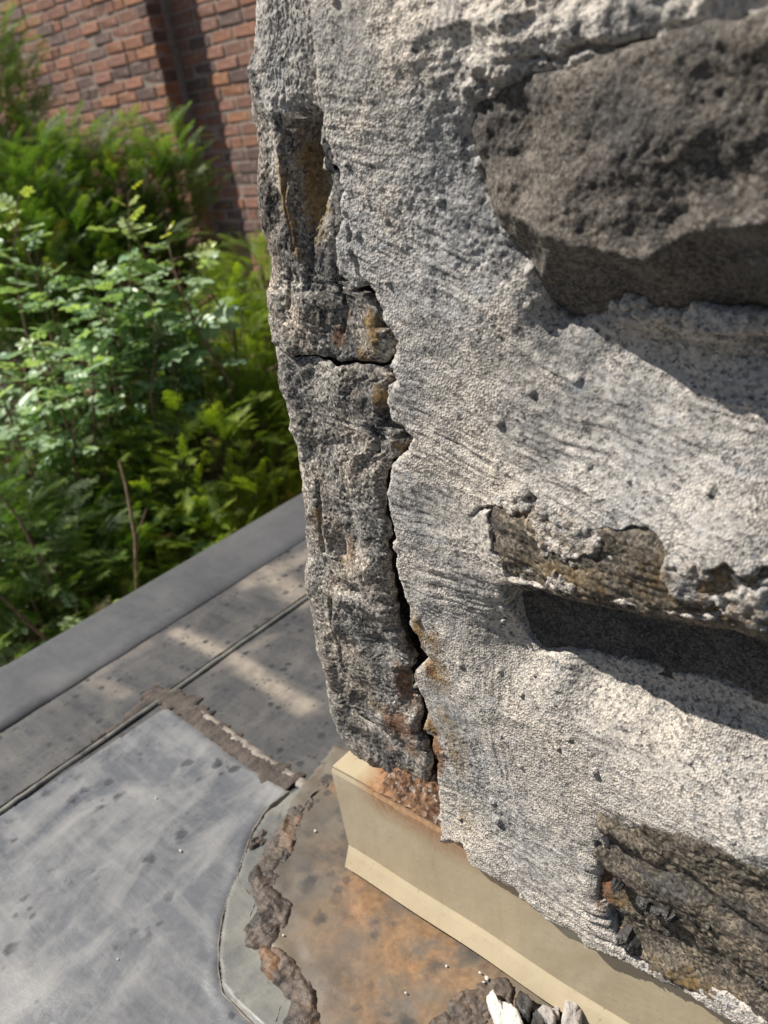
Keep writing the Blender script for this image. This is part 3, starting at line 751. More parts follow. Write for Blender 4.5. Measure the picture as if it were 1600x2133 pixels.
def ctl(c):
    pts = []
    for u, v, h in c:
        x, z = face_pt(u, v, h / 1000.0); pts.append((x, z, h / 1000.0))
    return tps(pts, 2e-5)
def stone(poly, ctrl, mat, rough, seed, step=.00085, spec=(), hmid=.03, label=None, extra=None, side=.0022, grow=.0045):
    fh = ctrl if callable(ctrl) else ctl(ctrl)
    P = np.array(poly)
    xs = np.arange(P[:, 0].min() - .014, P[:, 0].max() + .006, step); zs = np.arange(P[:, 1].min() - .014, P[:, 1].max() + .014, step)
    X, Z = np.meshgrid(xs, zs)
    sd = sdist(X, Z, poly) + grow + .0014 * fbm(X, Z, 120, 3, seed)
    h = fh(X, Z) + rough(X, Z)
    if extra is not None: h = extra(X, Z, h, sd)
    e = np.clip(1 - sd / (side * 2.5), 0, 1)
    h = h - side * e ** 2
    h = np.where(sd > 0, h, h + np.clip(sd * 20, -.04, 0))
    st = stain_shade_fields(X, Z, spec, hmid)
    V = np.c_[X.ravel(), YW - h.ravel(), Z.ravel()]
    V, f, a = compact(V, grid_faces(len(zs), len(xs), (sd > -.0022).ravel()), {k: v.ravel() for k, v in st.items()})
    o = mesh_obj('face_stone', V, f, mat, chim, CL, True, a)
    if label: o['label'] = label
    return o
def rough1(x, z):
    ter = fbm(x + .2 * z, z, 24, 3, 105)
    ter = .5 * ter + .5 * (np.floor(ter * 5) / 5 + sstep(.0, .6, (ter * 5) % 1) / 5)
    return (.0068 * ter + .0022 * np.clip(ridged(x - .4 * z, z + .3 * x, 13, 2, 109), -.2, 1) + .0022 * ridged(x + .3 * z, z, 20, 3, 101) + .0016 * fbm(x, z, 70, 4, 102) + .0008 * fbm(x, z, 260, 3, 103) + .00035 * vn(x * 900, z * 900, 104))
_fu = ctl([(1005, 250, 26), (1050, 210, 30), (1150, 185, 33), (1300, 140, 36), (1600, 70, 40), (1040, 350, 30), (1060, 430, 31), (1150, 300, 33), (1300, 230, 37), (1450, 180, 38), (1600, 150, 40), (1150, 420, 35), (1300, 350, 38), (1450, 300, 39), (1600, 280, 40),
           (1200, 480, 38), (1335, 525, 40), (1450, 480, 40), (1600, 450, 41), (1700, 450, 41), (1100, 560, 42), (1300, 640, 58), (1600, 640, 62), (1700, 60, 40), (1750, 640, 62)])
_fl = ctl([(1020, 420, 33), (1080, 470, 30), (1130, 480, 34), (1190, 480, 38), (1240, 500, 38), (1335, 528, 41), (1400, 500, 40), (1480, 468, 41), (1600, 460, 41), (1720, 470, 41), (1110, 530, 23), (1140, 600, 18), (1180, 655, 13), (1240, 570, 22), (1340, 585, 24), (1450, 550, 28), (1600, 560, 28), (1300, 645, 12), (1450, 645, 11), (1600, 660, 9), (1740, 680, 8), (1200, 300, 100), (1600, 250, 110), (1000, 250, 90)])
def _h1(x, z):
    a_, b_ = _fu(x, z), _fl(x, z) + .008 * fbm(x, z, 30, 4, 107)
    k = .0016
    q = np.clip(.5 + .5 * (b_ - a_) / k, 0, 1)
    return b_ * (1 - q) + a_ * q - k * q * (1 - q)
stone(STONE1, _h1, M['dark_stone'], rough1, 111, .00085, [('dark', 1150, 560, 90, 60, .35), ('dark', 1350, 400, 80, 60, .3)], .035, 'large dark grey brown stone with a broken ridge')  # lower left dark mark paints shade where the face turns under
def rough2(x, z):
    return .0009 * vn(x * 30 + z * 8, z * 140, 121) + .0022 * fbm(x, z, 60, 4, 122) + .0006 * vn(x * 90, z * 520, 123) + .0004 * vn(x * 700, z * 700, 124)
stone(STONE2, lambda x, z: mort_f(x, z) - .0010 + .0012 * fbm(x, z, 26, 3, 35),
      M['brown_stone'], rough2, 131, .00085, [('rust', 1090, 1080, 30, 25, .6), ('dark', 1030, 1110, 40, 25, .5), ('rust', 1020, 1180, 25, 40, .35), ('ochre', 1200, 1200, 160, 50, .52), ('ochre', 1500, 1220, 220, 70, .5)], .036, 'brown ledge stone under crumbling mortar')
def rough3(x, z):
    return .0022 * fbm(x, z * 2, 40, 4, 141) + .0004 * vn(x * 600, z * 600, 142)
stone(STONE3, [(1045, 1250, 12), (1080, 1310, 12), (1200, 1270, 2), (1200, 1340, 6), (1400, 1310, -6), (1400, 1390, 3), (1600, 1350, -8), (1600, 1430, 2), (1740, 1400, -4)],
      M['dark_stone'], rough3, 151, .0011, [('dark', 1300, 1320, 400, 200, .35)], .008, 'smooth dark stone set back under the ledge, its shade painted in')  # dark tint over the whole stone deepens the ledge's shade in colour
def rough4(x, z):
    t = z + .22 * x
    q = vn(x * 18 + 3, t * 70, 161) * 4
    ter = np.floor(q) + sstep(.0, .5, q % 1)
    return .0011 * ter + .0012 * vn(x * 40, t * 160, 162) + .0022 * fbm(x, z, 60, 4, 163) + .0005 * vn(x * 600, z * 600, 164)
stone(STONE4, [(1270, 1760, 34), (1262, 1850, 31), (1275, 1940, 34), (1350, 1770, 38), (1350, 1850, 35), (1350, 1930, 35), (1350, 2000, 38), (1500, 1820, 40), (1500, 1900, 37), (1500, 1990, 37), (1500, 2070, 39), (1600, 1850, 41), (1600, 1950, 38), (1600, 2050, 38), (1600, 2110, 40), (1740, 2000, 38)],
      M['brown_stone'], rough4, 171, .00085, [('rust', 1268, 1850, 22, 60, .8), ('dark', 1310, 1960, 45, 35, 1.0), ('ochre', 1350, 2000, 120, 30, .7), ('ochre', 1300, 1870, 40, 40, .5), ('ochre', 1480, 2040, 140, 40, .55), ('dark', 1400, 1830, 160, 40, .62), ('dark', 1550, 1890, 140, 60, .6), ('dark', 1450, 1960, 160, 40, .42)], .033,
      'brown layered stone with dark flakes', grow=.009)
# bits of black sealant stuck on the lowest stone
for k, (u, v, ru, rv) in enumerate([(1310, 1965, 26, 22), (1345, 1880, 24, 14), (1370, 1895, 16, 12), (1395, 1905, 16, 12), (1440, 1905, 12, 10), (1285, 1845, 12, 9), (1480, 1925, 10, 9), (1590, 2040, 14, 20)]):
    r0 = np.random.default_rng(300 + k)
    cx, cz = face_pt(u, v, .038)
    nn, mm_ = 9, 16
    V = []; fs = []
    jag = 1 + .45 * r0.uniform(-1, 1, mm_)
    for i in range(nn):
        rr = (i + 1) / nn
        for j in range(mm_):
            a = 2 * math.pi * j / mm_
            V.append((cx + ru * .00027 * rr * jag[j] * math.cos(a), YW - .0365 - .0045 * (1 - rr ** 3) - .0015 * r0.uniform(0, 1) + .006 * (i == nn - 1), cz + rv * .0003 * rr * jag[j] * math.sin(a)))
    V.append((cx, YW - .043, cz))
    for i in range(nn - 1):
        for j in range(mm_):
            fs.append((i * mm_ + j, i * mm_ + (j + 1) % mm_, (i + 1) * mm_ + (j + 1) % mm_, (i + 1) * mm_ + j))
    for j in range(mm_): fs.append((len(V) - 1, (j + 1) % mm_, j))
    mesh_obj('tar_flake', np.array(V), fs, M['black'], chim, CL, False)

# --- corner stones (left strip), split by the cross crack
SIL = [(537, 0), (535, 60), (539, 105), (527, 138), (527, 190), (531, 235), (540, 268), (538, 330), (537, 400), (542, 450), (555, 500), (567, 560), (571, 620), (580, 700), (585, 760), (590, 820), (605, 860), (615, 920), (625, 980), (635, 1040), (645, 1090), (648, 1150), (646, 1200), (652, 1260), (660, 1300), (664, 1350), (686, 1390), (690, 1440), (692, 1480), (703, 1516), (722, 1545)]
HF, RC_ = .019, .022
sil = []
for u, v in SIL:
    x, z = face_pt(u, v, HF - .25 * RC_); sil.append((z, x - .34 * RC_))
sil = sorted(sil)
GAPV = [(259, 0), (330, 4), (460, 5), (480, 3), (560, 4), (620, 3), (740, 4), (800, 3), (900, 3), (960, 5), (1020, 9), (1060, 13), (1110, 17), (1150, 19), (1230, 23), (1300, 33), (1350, 37), (1380, 20), (1410, 7), (1470, 14), (1540, 20), (1620, 26)]
# right-hand edge of the stones: seen beside the crack, a gap apart, on the stones' own plane
vv = np.linspace(262, 1735, 300)
cv = [c[1] for c in CRACK]
edge_u = np.array([min([u for u, v in CRACK if abs(v - q) < 14] + [np.interp(q, cv, [c[0] for c in CRACK])]) for q in vv]) - np.interp(vv, [g[0] for g in GAPV], [g[1] for g in GAPV])
ex, ez = np.array([face_pt(u, v, HF) for u, v in zip(edge_u, vv)]).T
o_ = np.argsort(ez); ez, ex = ez[o_], ex[o_]
def strip_mesh(z0, z1, zoff_lo, zoff_hi, seed, label):
    """a run of the corner between heights z0 and z1 (crack offsets vary along x)."""
    nz = int((z1 - z0) / .00078)
    zs = np.linspace(z0, z1, nz)
    xl = np.interp(zs, [s[0] for s in sil], [s[1] for s in sil])
    xr = np.interp(zs, ez, ex)
    above = sstep(crack[0][1] - .001, crack[0][1] + .004, zs)
    xr = xr * (1 - above) + (top_x + .0045) * above
    xr = xr + .0012 * fbm(zs, zs * 0, 90, 3, seed)
    r = .004
    cols = []                                   # (x, h, nx, nh)
    one = np.ones(nz)
    for t in np.linspace(0, 1, 9)[:-1]:
        cols.append((xr - 1.35 * (1 - t) * (HF - r + .030), one * (-.030 + t * (HF - r + .030)), one * 1.0, one * 0.0))
    for a in np.linspace(0, math.pi / 2, 6)[:-1]:
        cols.append((xr - r + r * math.cos(a), one * (HF - r + r * math.sin(a)), one * math.cos(a), one * math.sin(a)))
    nC = 105
    for t in np.linspace(0, 1, nC)[:-1]:
        cols.append((xr - r + t * (xl + RC_ - xr + r), one * HF, one * 0, one))
    for a in np.linspace(0, math.pi / 2, 42)[:-1]:
        cols.append((xl + RC_ - RC_ * math.sin(a), one * (HF - RC_ + RC_ * math.cos(a)), -one * math.sin(a), one * math.cos(a)))
    hh = HF - RC_; s = .0010
    while hh > -.42:
        cols.append((xl, one * hh, -one, one * 0)); hh -= s; s = min(.02, s * 1.09)
    X = np.stack([c[0] for c in cols], 1); Hh = np.stack([c[1] for c in cols], 1)
    NX = np.stack([c[2] for c in cols], 1); NH = np.stack([c[3] for c in cols], 1)
    Z = np.repeat(zs[:, None], X.shape[1], 1)
    # unrolled coordinate so that noise runs round the corner without stretch
    S = np.concatenate([np.zeros((nz, 1)), np.cumsum(np.sqrt(np.diff(X, axis=1) ** 2 + np.diff(Hh, axis=1) ** 2), axis=1)], 1)
    Q = -S
    mort = sstep(.553, .560, Z + .004 * fbm(X, Z, 80, 2, 203) - .09 * sstep(.028, .005, X - xl[:, None]) * .35)
    d = .0048 * fbm(Q, Z * .7, 20, 4, seed + 1) + .0026 * ridged(Q, Z * .55, 30, 3, seed + 2) * (1 - mort) + (.0008 + .0010 * mort) * fbm(Q, Z, 110, 3, seed + 3) + .0005 * fbm(Q, Z, 320, 3, seed + 4)
    d = d * (1 - .55 * mort) + mort * (grains(Q, Z) + .00045 * flow(Q, Z)) + (1 - mort) * (.0003 * vn(Q * 800, Z * 800, seed + 5) + .0003 * cells(Q, Z, 330, seed + 6))
    # features on the front: hollows (-) and bosses (+), in mm
    FE = [(650, 330, 46, 60, -7), (655, 430, 46, 80, -6), (650, 270, 44, 18, -7), (685, 400, 14, 90, -6), (600, 400, 12, 120, 3), (590, 300, 14, 50, 3), (620, 560, 40, 40, 2.5), (640, 650, 40, 40, 4), (725, 670, 50, 45, -2), (790, 700, 25, 40, 1.5), (700, 800, 60, 40, 2.5), (790, 830, 16, 28, 3.5), (690, 900, 70, 30, 2.5), (640, 950, 30, 60, -3), (770, 900, 30, 40, 3), (830, 920, 16, 30, 4),
          (740, 1000, 60, 50, 2), (715, 1150, 22, 40, -5.5), (740, 1130, 24, 50, -3), (770, 1180, 40, 30, 3), (680, 1110, 14, 60, 3), (730, 1225, 40, 14, -4), (715, 1245, 26, 16, 4), (790, 1265, 60, 22, 4), (800, 1345, 40, 20, -4.5), (700, 1300, 20, 40, 4), (690, 1400, 22, 40, 4), (760, 1400, 60, 40, 3), (850, 1450, 24, 50, -4), (790, 1500, 40, 30, 3), (840, 1560, 40, 30, -3)]
    for u, v, ru, rv, k in FE:
        d = d + blob(X, Z, u, v, .02, ru, k / 1000, rv) * NH
    # splits running down the stone
    for pts, dep, w in (([(604, 560), (606, 600), (600, 640)], .004, .001), ([(622, 720), (618, 745)], .004, .001), ([(640, 470), (645, 520), (640, 600)], .003, .0012), ([(700, 590), (712, 640), (708, 690)], .003, .0012), ([(690, 1195), (720, 1232), (745, 1236), (750, 1222)], .005, .0011), ([(650, 1010), (668, 1080), (672, 1150)], .003, .0015), ([(775, 880), (790, 905), (792, 940)], .003, .0009),
                        ([(596, 330), (600, 420), (612, 520)], .003, .0012), ([(700, 1440), (730, 1480), (800, 1530)], .005, .0018), ([(690, 1250), (700, 1330), (720, 1400)], .003, .0015), ([(820, 1290), (845, 1300), (800, 1315)], .004, .0012)):
        dd = seg_dist(X, Z, fpoly(pts, .02)) + .0006 * fbm(X, Z, 200, 2, 205)
        d = d - dep * np.exp(-(dd / w) ** 2) * NH
    # sharp step at the head of the hollow
    hx = X - face_pt(635, 258, .02)[0]
    stepz = face_pt(640, 254, .02)[1] + .0018 * vn(X * 160, X * 0, 207)
    d = d - .006 * sstep(0, .0012, stepz - Z) * sstep(.055, .0, stepz - Z) * sstep(-.012, -.006, hx) * (X < xr[:, None] + .01) * NH
    # undercut foot
    foot = sstep(.128, .098, Z - .10 * np.clip(X - .02, -.02, .1) * 0)
    if zoff_lo is None:
        zb = .100
        d = d - .030 * np.clip((zb + .020 - Z) / .030, 0, 1) ** 2
    # rounding at the cross crack
    r2 = .0016
    if zoff_lo is not None: d = d - r2 * np.clip(1 - (Z - z0) / .0035, 0, 1) ** 2
    if zoff_hi is not None: d = d - r2 * np.clip(1 - (z1 - Z) / .0035, 0, 1) ** 2
    Xd, Hd = X + NX * d, Hh + NH * d
    # the ends follow the wavy cross crack
    wave = .0022 * vn(X * 55, X * 0 + 2, 209) + .0012 * vn(X * 160, X * 0 + 5, 210) - .028 * (X - .05)
    Zd = Z.copy()
    if zoff_lo is not None: Zd += wave * np.clip(1 - (Z - z0) / .03, 0, 1)
    if zoff_hi is not None: Zd += wave * np.clip(1 - (z1 - Z) / .03, 0, 1)
    st = stain_shade_fields(X, Z, [('ochre', 640, 400, 40, 110, .85), ('ochre', 600, 420, 22, 130, .75), ('ochre', 650, 320, 30, 50, .5), ('ochre', 600, 330, 20, 60, .4), ('dark', 690, 400, 22, 120, .7), ('dark', 650, 280, 40, 25, .45), ('dark', 665, 540, 45, 35, .75), ('dark', 610, 520, 40, 80, .35),  # dark marks along the hollow's head and right side paint its shade
                             ('rust', 700, 700, 26, 26, .75), ('rust', 720, 655, 18, 24, .5), ('ochre', 780, 690, 26, 60, .75), ('ochre', 760, 740, 40, 20, .6), ('dark', 740, 640, 30, 40, .5), ('rust', 690, 860, 30, 60, .25), ('ochre', 795, 820, 16, 30, .7), ('ochre', 835, 920, 16, 30, .6), ('rust', 850, 925, 12, 20, .6),
                             ('dark', 630, 880, 40, 40, .6), ('ochre', 640, 920, 24, 40, .5), ('dark', 800, 1060, 25, 80, .55), ('rust', 730, 1150, 22, 40, .8), ('ochre', 715, 1170, 22, 30, .6), ('rust', 690, 1200, 14, 60, .5), ('ochre', 660, 1080, 18, 40, .6), ('dark', 660, 1100, 20, 30, .6), ('ochre', 780, 1300, 60, 40, .45), ('dark', 730, 1330, 60, 40, .5), ('dark', 790, 1420, 60, 50, .45),
                             ('rust', 845, 1430, 36, 80, 1.0), ('rust', 830, 1510, 60, 60, .9), ('ochre', 780, 1470, 60, 40, .5), ('rust', 850, 1560, 50, 40, .75), ('dark', 740, 1520, 50, 25, .6), ('rust', 700, 1420, 10, 60, .45), ('ochre', 850, 1600, 50, 30, .4), ('rust', 810, 1560, 40, 20, .5)], .02)
    for k in st: st[k] = st[k] * np.clip(NH * 1.6, 0, 1)
    st['mortar'] = np.maximum(mort, .95 * blob(X, Z, 575, 330, .02, 24, 1, 70))
    V = np.c_[Xd.ravel(), YW - Hd.ravel(), Zd.ravel()]
    o = mesh_obj('corner_stone', V, grid_faces(*X.shape)[:, ::-1], M['corner'], chim, CL, True, {k: v.ravel() for k, v in st.items()})
    o['label'] = label
    return o
zc = face_pt(700, 748, .02)[1]
strip_mesh(zc + .0008, .70, 1, None, 220, 'upper corner stone with an ochre hollow')
strip_mesh(.090, zc - .0008, None, 1, 240, 'lower corner stone with rust stains')

# dark inner core so that the crack is a real gap with depth
box('core', (.075, YW + .05, .06), (.60, YW + .50, 1.03), M['core'], chim, CL)
box('core', (.02, YW + .05, .03), (.60, YW + .50, .06), M['core'], chim, CL)
# grey lip at the head of the hollow
def flake(u, v, h, pts, mat, th=.0025, name='slate_flake', seed=1):
    r0 = np.random.default_rng(seed)
    cx, cz = face_pt(u, v, h)
    P = [(cx + a * .00027, cz - b * .0003) for a, b in pts]
    nP = len(P); V = []
    for y in (0, th):
        for (x, z) in P: V.append((x, YW - h - y + r0.uniform(-.0004, .0004) - (.002 if y and z > cz else 0), z))
    fs = [tuple(range(nP, 2 * nP))[::-1], tuple(range(nP))] + [(i, (i + 1) % nP, nP + (i + 1) % nP, nP + i) for i in range(nP)]
    return mesh_obj(name, np.array(V), fs, mat, chim, CL, False)
flake(630, 250, .0205, [(-34, 8), (-30, -12), (-10, -14), (5, -4), (22, -2), (40, -3), (41, 5), (20, 8), (2, 8), (-12, 16)], M['dark_stone'], .0035, seed=3)

# ================================================================== FLASHING
fl = thing('metal_flashing', 'beige sheet metal flashing with rusty top edge at the chimney foot', 'flashing', (0, 0, 0))
def extrude_profile(name, prof, x0, x1, mat, parent, nseg=200, thick=.0011, rustf=None, skew=None):
    prof = np.array(prof, float)
    d = np.gradient(prof, axis=0); nrm = np.c_[-d[:, 1], d[:, 0]]; nrm /= np.linalg.norm(nrm, axis=1)[:, None]
    loop = np.r_[prof, (prof - nrm * thick)[::-1]]
    xs = np.linspace(x0, x1, nseg)
    V = []
    for x in xs:
        wob = .0006 * math.sin(x * 21) + .0004 * math.sin(x * 53 + 1)
        for y, z in loop:
            V.append((x + (skew(y, z) if skew and x == xs[0] else 0), y + wob, z + wob * .3))
    k = len(loop); i = np.arange(nseg - 1)[:, None] * k; j = np.arange(k)[None]
    f = np.stack([i + j, i + (j + 1) % k, i + k + (j + 1) % k, i + k + j], -1).reshape(-1, 4)
    V = np.array(V)
    faces = [tuple(q) for q in f[:, ::-1].tolist()] + [tuple(range(k)), tuple(range(len(V) - k, len(V)))[::-1]]
    r = rustf(V) if rustf else np.zeros(len(V))
    return mesh_obj(name, V, faces, mat, parent, (0, 0, 0), False, {'rust': r})
def rustf(V):
    x, y, z = V.T
    down = np.clip((.113 - z) / .036, 0, 1)
    along = sstep(.012, .05, x) * (1 - .45 * sstep(.16, .30, x))
    r = along * (1 - down) ** 1.2
    r = np.where(z > .1105, along * 1.1, r)
    return np.clip(r, 0, 1)
zf = list(np.linspace(.1085, .030, 26))
front = [(.0012, .1112)] + [(.0002, z) for z in zf]
extrude_profile('front_panel', front, 0, .62, M['flashing'], fl, 240, rustf=rustf)
extrude_profile('top_flange', [(y, .1122 + .10 * (y - .002) * 0) for y in np.linspace(.046, .0012, 16)], 0, .62, M['flashing'], fl, 240, rustf=rustf)
extrude_profile('drip_lip', [(.0002, .0292), (-.0006, .0278), (-.0025, .0245), (-.0055, .0185), (-.0085, .0125)], 0, .62, M['flashing'], fl, 200)
# bent tab at the cut end
tv = np.array([(-.0002, .0012, .030), (-.0002, .010, .028), (-.006, .003, .0215), (-.0002, .0012, .0285), (-.0002, .010, .0265), (-.006, .003, .0205)])
mesh_obj('end_tab', tv, [(0, 2, 1), (3, 4, 5), (0, 3, 5, 2), (2, 5, 4, 1), (1, 4, 3, 0)], M['flashing'], fl, (0, 0, 0), False, {'rust': np.zeros(6)})
# black strip filling the gap under the sheet, its shade put in as colour
box('gap_shade_strip', (.004, .010, .0045), (.62, .0115, .029), M['black'], fl)

# crumbled mortar lying on the flange
def heap():
    xs = np.arange(.006, .125, .0008); ys = np.arange(-.0008, .052, .0008)
    X, Y = np.meshgrid(xs, ys)
    def top(u, v):
        r = ray(u, v); p = CAM + r * ((.114 - CAM[2]) / r[2]); return p[0], p[1]
    poly = [top(u, v) for u, v in [(760, 1572), (790, 1590), (800, 1615), (790, 1640), (812, 1668), (845, 1690), (880, 1712), (915, 1738), (945, 1765), (975, 1800), (1010, 1800), (1010, 1600), (900, 1480), (760, 1500)]]
    sd = sdist(X, Y, poly) + .0022 * fbm(X, Y, 140, 3, 401)
    h = np.clip(sd, 0, 1) * 1.1
    h = np.minimum(h, .024) * (.8 + .5 * fbm(X, Y, 90, 3, 402)) * sstep(0, .006, Y)
    h = h + .0018 * cells(X, Y, 230, 403) + .0012 * fbm(X, Y, 260, 3, 404) + .0012
    h = np.where(sd > -.006, h * sstep(-.006, .001, sd) + .0000, 0)
    Z = .1124 + h - .001 * (sd < -.005)
    V = np.c_[X.ravel(), Y.ravel(), Z.ravel()]
    V, f, a = compact(V, grid_faces(len(ys), len(xs), ((sd > -.006) & (Y > .0004)).ravel()), {'rust': np.clip(1 - sd / .006 + .5 * fbm(X, Y, 100, 2, 9), 0, 1).ravel()})
    o = mesh_obj('crumbled_mortar', V - 0, f, M['dirt'], None, (.05, .02, .1124), True, a)
    tag(o, 'brown crumbled mortar spilling out under the corner stone', 'rubble', kind='stuff')
heap()

# ================================================================== SMALL LOOSE PIECES
def chunk(name, outline, z0, th, mat, seed, label, cat, group=None, rough=.0012):
    """a broken plate: outline given on the roof, with thickness and a rough top."""
    P = np.array([roof_pt(u, v, z0 + th * .6) for u, v in outline]); c = P.mean(0)
    r0 = np.random.default_rng(seed)
    k = len(P); t = np.linspace(0, k, 5 * k, endpoint=False)
    R = np.c_[np.interp(t, np.arange(k + 1), np.r_[P[:, 0], P[0, 0]]), np.interp(t, np.arange(k + 1), np.r_[P[:, 1], P[0, 1]])]
    R = R + r0.normal(0, .00035, R.shape)
    rings = [(1.0, 0.0), (1.02, .35), (.99, .75), (.93, .93), (.8, 1.0), (.6, 1.02), (.4, 1.03), (.2, 1.0)]
    V = []
    for s, hz in rings:
        for p in R:
            q = c + (p - c) * s
            V.append((q[0], q[1], z0 + th * hz + (rough * fbm(np.array(q[0]), np.array(q[1]), 160, 3, seed) if hz > .5 else 0) + r0.normal(0, .00018)))
    V.append((c[0], c[1], z0 + th))
    n_r = len(R); fs = []
    for i in range(len(rings) - 1):
        for j in range(n_r):
            fs.append((i * n_r + j, i * n_r + (j + 1) % n_r, (i + 1) * n_r + (j + 1) % n_r, (i + 1) * n_r + j))
    b = (len(rings) - 1) * n_r
    for j in range(n_r): fs.append((b + j, b + (j + 1) % n_r, len(V) - 1))
    fs.append(tuple(range(n_r))[::-1])
    o = mesh_obj(name, np.array(V), fs, mat, None, (c[0], c[1], z0), True)
    return tag(o, label, cat, group)
chunk('mortar_chip', [(1013, 2078), (1026, 2062), (1038, 2085), (1060, 2092), (1082, 2108), (1092, 2140), (1095, 2200), (1040, 2190), (1032, 2130), (1020, 2105)], .0085, .009, M['white'], 1, 'white pointed mortar chip lying beside the flashing', 'mortar chip')
chunk('mortar_chip', [(1176, 2092), (1190, 2080), (1208, 2086), (1214, 2110), (1210, 2150), (1204, 2200), (1165, 2190), (1168, 2140)], .0085, .014, M['grey'], 2, 'upright grey mortar lump leaning at the flashing lip', 'mortar chip')
chunk('rubber_flake', [(1075, 2080), (1085, 2066), (1100, 2075), (1112, 2095), (1105, 2125), (1090, 2120), (1076, 2100)], .0085, .008, M['black'], 3, 'black folded rubber flake between the white and grey chips', 'rubber flake')
chunk('rubber_flake', [(1108, 2110), (1126, 2100), (1138, 2118), (1134, 2170), (1105, 2170)], .0085, .006, M['black'], 4, 'dark flat rubber scrap below the folded black flake', 'rubber flake')
chunk('mortar_chip', [(1148, 2108), (1158, 2096), (1168, 2100), (1164, 2120), (1150, 2118)], .0085, .006, M['grey'], 6, 'small grey crumb between rubber scrap and grey lump', 'mortar chip')
chunk('rubber_flake', [(1120, 2106), (1132, 2096), (1150, 2104), (1160, 2126), (1150, 2150), (1136, 2130)], .0085, .009, M['grey'], 7, 'curled grey scrap beside the grey mortar lump', 'rubber flake')
GRIT = [(657, 1731, 3.2), (325, 1662, 2.2), (376, 1772, 2.8), (245, 1998, 1.8), (590, 1948, 2.0), (845, 2068, 1.9), (1014, 2038, 3.6), (1000, 2026, 2.0), (930, 2012, 2.2), (1008, 2046, 2.0)]
for k, (u, v, s) in enumerate(GRIT):
    r0 = np.random.default_rng(500 + k)
    zb = .0078 if u > 570 else .0056
    x, y = roof_pt(u, v, zb)
    r = s * .00034
    th_, ph_ = np.meshgrid(np.linspace(0, 2 * math.pi, 8, endpoint=False), np.linspace(.15, math.pi - .15, 5))
    rr = r * (1 + r0.uniform(-.42, .42, th_.shape))
    V = np.c_[(x + rr * np.sin(ph_) * np.cos(th_) * 1.3).ravel(), (y + rr * np.sin(ph_) * np.sin(th_)).ravel(), (zb + r * .3 + rr * .5 * np.cos(ph_)).ravel()]
    fs = [(i * 8 + j, i * 8 + (j + 1) % 8, (i + 1) * 8 + (j + 1) % 8, (i + 1) * 8 + j) for i in range(4) for j in range(8)]
    fs += [tuple(range(8))[::-1], tuple(range(32, 40))]
    o = mesh_obj('grit_grain', V, fs, M['white'], None, (x, y, zb), False)
    tag(o, 'tiny white mortar grain lying loose on the rubber roof', 'grit', 'white grains scattered on the roof')

# ================================================================== BRICK WALL
WY, PX, PD = 2.95, 0.0, .14
r_ = ray(318, 60); PX = (CAM + r_ * ((WY - PD - CAM[1]) / r_[1]))[0]          # arris of the projecting bay
wall = thing('brick_wall', 'old red and purple brick wall with a projecting bay behind the shrubs', 'wall', (PX, WY, GZ))
WL = tuple(wall.location)
CH, BL = .064, .195
def brick_mesh(L, Dp, Hh, seed):
    r0 = np.random.default_rng(seed)
    b = .006
    V = []
    for sx in (-1, 1):
        for sz in (-1, 1):
            V.append((sx * L / 2, 0, sz * Hh / 2))
    for sx in (-1, 1):
        for sz in (-1, 1):
            V.append((sx * (L / 2 - b), -b, sz * (Hh / 2 - b)))
    V = np.array(V) + r0.normal(0, .0016, (8, 3))
    V = np.r_[V, np.array([(sx * L / 2, Dp, sz * Hh / 2) for sx in (-1, 1) for sz in (-1, 1)])]
    fs = [(4, 5, 7, 6)[::-1], (0, 4, 6, 2)[::-1], (1, 3, 7, 5)[::-1], (0, 1, 5, 4)[::-1], (2, 6, 7, 3)[::-1], (0, 2, 10, 8)[::-1], (1, 9, 11, 3)[::-1], (0, 8, 9, 1)[::-1], (2, 3, 11, 10)[::-1]]
    return V, fs
KINDS = {}
for nm, L in (('s', .1855), ('h', .088)):
    for k in range(5):
        V, fs = brick_mesh(L, .09, .0548, 900 + k + (50 if nm == 'h' else 0))
        me = bpy.data.meshes.new('brick'); me.from_pydata(V.tolist(), [], fs); me.materials.append(M['brick']); me.update()
        KINDS[nm, k] = me
rest_V, rest_F = [], []
def add_brick(kind, x, y, z, i, vis):
    me = KINDS[kind, i % 5]
    if vis:
        o = bpy.data.objects.new('brick', me); COL.objects.link(o); o.parent = wall
        o.location = (x - WL[0], y - WL[1] + random.uniform(-.003, .003), z - WL[2] + random.uniform(-.0015, .0015))
        o.rotation_euler = (random.uniform(-.008, .008), random.uniform(-.008, .008), random.uniform(-.008, .008))
    else:
        b0 = sum(len(v) for v in rest_V)
        rest_V.append([(v.co.x + x, v.co.y + y, v.co.z + z) for v in me.vertices])
        rest_F.extend([tuple(b0 + q for q in p.vertices) for p in me.polygons])
i = 0
nrow = int((2.2 - GZ) / CH)
cnt = 0
for r in range(nrow):
    z = GZ + (r + .5) * CH
    # plain wall right of the bay: runs on behind the chimney; bay to the left
    for side in (0, 1):
        x = PX if side else PX
        if side == 0:                                  # bay, towards -x
            x = PX - (.0 if r % 2 else 0)
            first = True
            while x > PX - 3.2:
                hd = (r % 2 == 1 and first) or random.random() < .22
                L = .0975 if hd else BL
                cx = x - L / 2; y = WY - PD
                vis = (.45 < z < 1.50) and cx > PX - 1.7 and cnt < 292
                add_brick('h' if hd else 's', cx, y, z, i, vis); i += 1; cnt += vis
                x -= L; first = False
        else:
            first = True
            while x < PX + 3.4:
                hd = (r % 2 == 0 and first) or random.random() < .12
                L = .0975 if hd else BL
                cx = x + L / 2; y = WY
                vis = (-.15 < z < 1.25) and cx < PX + .85 and cnt < 292
                add_brick('h' if hd else 's', cx, y, z, i, vis); i += 1; cnt += vis
                x += L; first = False
